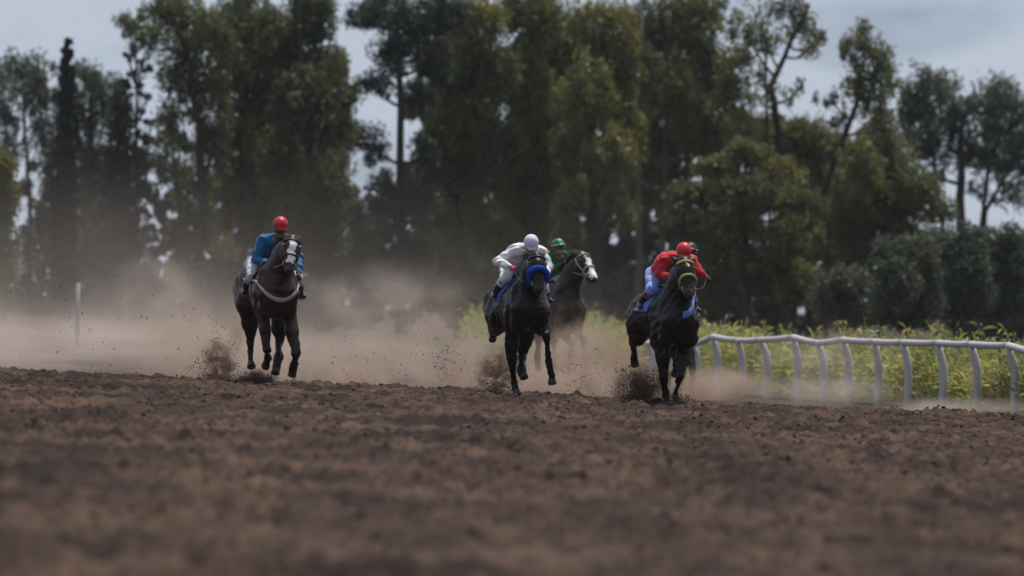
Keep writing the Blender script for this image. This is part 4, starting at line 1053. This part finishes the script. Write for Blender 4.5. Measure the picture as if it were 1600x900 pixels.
def box(name, lo, hi, m):
    V = [(x, y, z) for x in (lo[0], hi[0]) for y in (lo[1], hi[1]) for z in (lo[2], hi[2])]
    return mesh_obj(name, V, [(0, 1, 3, 2), (4, 6, 7, 5), (0, 4, 5, 1), (2, 3, 7, 6), (0, 2, 6, 4), (1, 5, 7, 3)], m, smooth=False)
dust_c = (.78, .665, .58)
d1 = box('dust_haze', (-32, 142, -1.6), (26, 240, 5.5), dust_mat('dust_low', dust_c, .040, .35, .3, .72, 'layer', P=dict(H=1.1, x0=-12, x1=7, top=5.5)))
tag(d1, 'brown dust hanging low over the track behind the horses', kind='stuff')
me_s = None
def puff(px, py, rx, ry, Y, m, ydepth=None, label='billowing dust raised by the hooves'):
    """lumpy cloud body, radius 1 in its own space"""
    global me_s
    if me_s is None:
        import bmesh
        bm = bmesh.new(); bmesh.ops.create_icosphere(bm, subdivisions=3, radius=1); me_s = bpy.data.meshes.new('dust_cloud'); bm.to_mesh(me_s); bm.free()
    me = me_s.copy(); me.materials.append(m)
    o = bpy.data.objects.new('dust_cloud', me); col.objects.link(o); k = Y / FPX
    o.location = (PX(px, Y), Y, PZ(py, Y)); o.scale = (rx * k, ydepth or rx * k, ry * k)
    tag(o, label, kind='stuff'); return o
pm = dust_mat('dust_plume', (.62, .49, .405), 1.3, 1.5, .42, .62, 'puff')
pl = dust_mat('dust_light', dust_c, .55, 1.2, .40, .66, 'puff')
pd = dust_mat('dust_dense', (.24, .16, .12), 18.0, 5.0, .46, .62, 'puff', aniso=.1)
puff(300, 540, 120, 105, 130.6, pm, 1.4); puff(150, 550, 190, 80, 131.5, pl, 2); puff(-20, 550, 160, 75, 132, pl, 2); puff(245, 460, 90, 80, 131, pl, 1.4)
puff(560, 575, 170, 80, 131.2, pm, 1.5); puff(700, 560, 120, 90, 131, pm, 1.4); puff(800, 600, 120, 45, 130.5, pm, 1.2); puff(600, 480, 190, 90, 133, pl, 2)
puff(930, 600, 110, 45, 131, pm, 1.3); puff(1120, 600, 120, 40, 131, pm, 1.4); puff(1290, 610, 190, 34, 138, pl, 2.5); puff(1500, 640, 190, 26, 142, pl, 2.5); puff(1290, 555, 150, 70, 150, pl, .8)
puff(900, 575, 100, 120, 137, pm, 1.2); puff(420, 560, 80, 60, 129.6, pm, 1.0)
pb = dust_mat('dust_billow', (.46, .34, .27), 2.8, 2.8, .43, .60, 'puff', aniso=.2)
for bx_, by_, br_, bh_, bY in ((325, 565, 42, 52, 128.6), (285, 585, 50, 30, 129.4), (372, 520, 30, 60, 129.8), (520, 590, 60, 30, 129.6), (720, 585, 60, 40, 128.8), (775, 560, 40, 50, 129.4), (840, 600, 50, 30, 129), (930, 590, 60, 50, 128.8), (985, 570, 40, 44, 128.2), (1090, 610, 50, 28, 128), (895, 560, 70, 62, 138), (915, 540, 50, 60, 140), (880, 590, 60, 40, 136), (960, 560, 60, 60, 138), (1150, 605, 70, 30, 134)):
    puff(bx_, by_, br_, bh_, bY, pb, .7)
puff(400, 592, 42, 20, 126.4, pd, .5, 'dark burst of earth under the white blazed bay'); puff(342, 572, 34, 52, 127.8, pd, .5, 'dark burst of earth left of the white blazed bay')
puff(1000, 606, 56, 46, 123.9, pd, .4, 'dark burst of earth left of the front legs of the red jockey\'s horse'); puff(1064, 630, 18, 15, 122.6, pd, .25, 'small dark burst of earth at the hoof of the red jockey\'s horse')
puff(780, 582, 46, 52, 127.8, pd, .5, 'dark burst of earth behind the black horse')

# thin summer haze over the whole place
hz_ = bpy.data.materials.new('haze_air'); hz_.use_nodes = True; hn = hz_.node_tree; hn.nodes.clear()
hv = hn.nodes.new('ShaderNodeVolumePrincipled'); hv.inputs['Density'].default_value = .00006; hv.inputs['Color'].default_value = (.80, .86, .95, 1); hv.inputs['Anisotropy'].default_value = .2
hn.links.new(hv.outputs[0], hn.nodes.new('ShaderNodeOutputMaterial').inputs['Volume'])
tag(box('haze', (-2700, -330, -4), (2700, 3700, 26), hz_), 'thin haze in the air', kind='stuff')
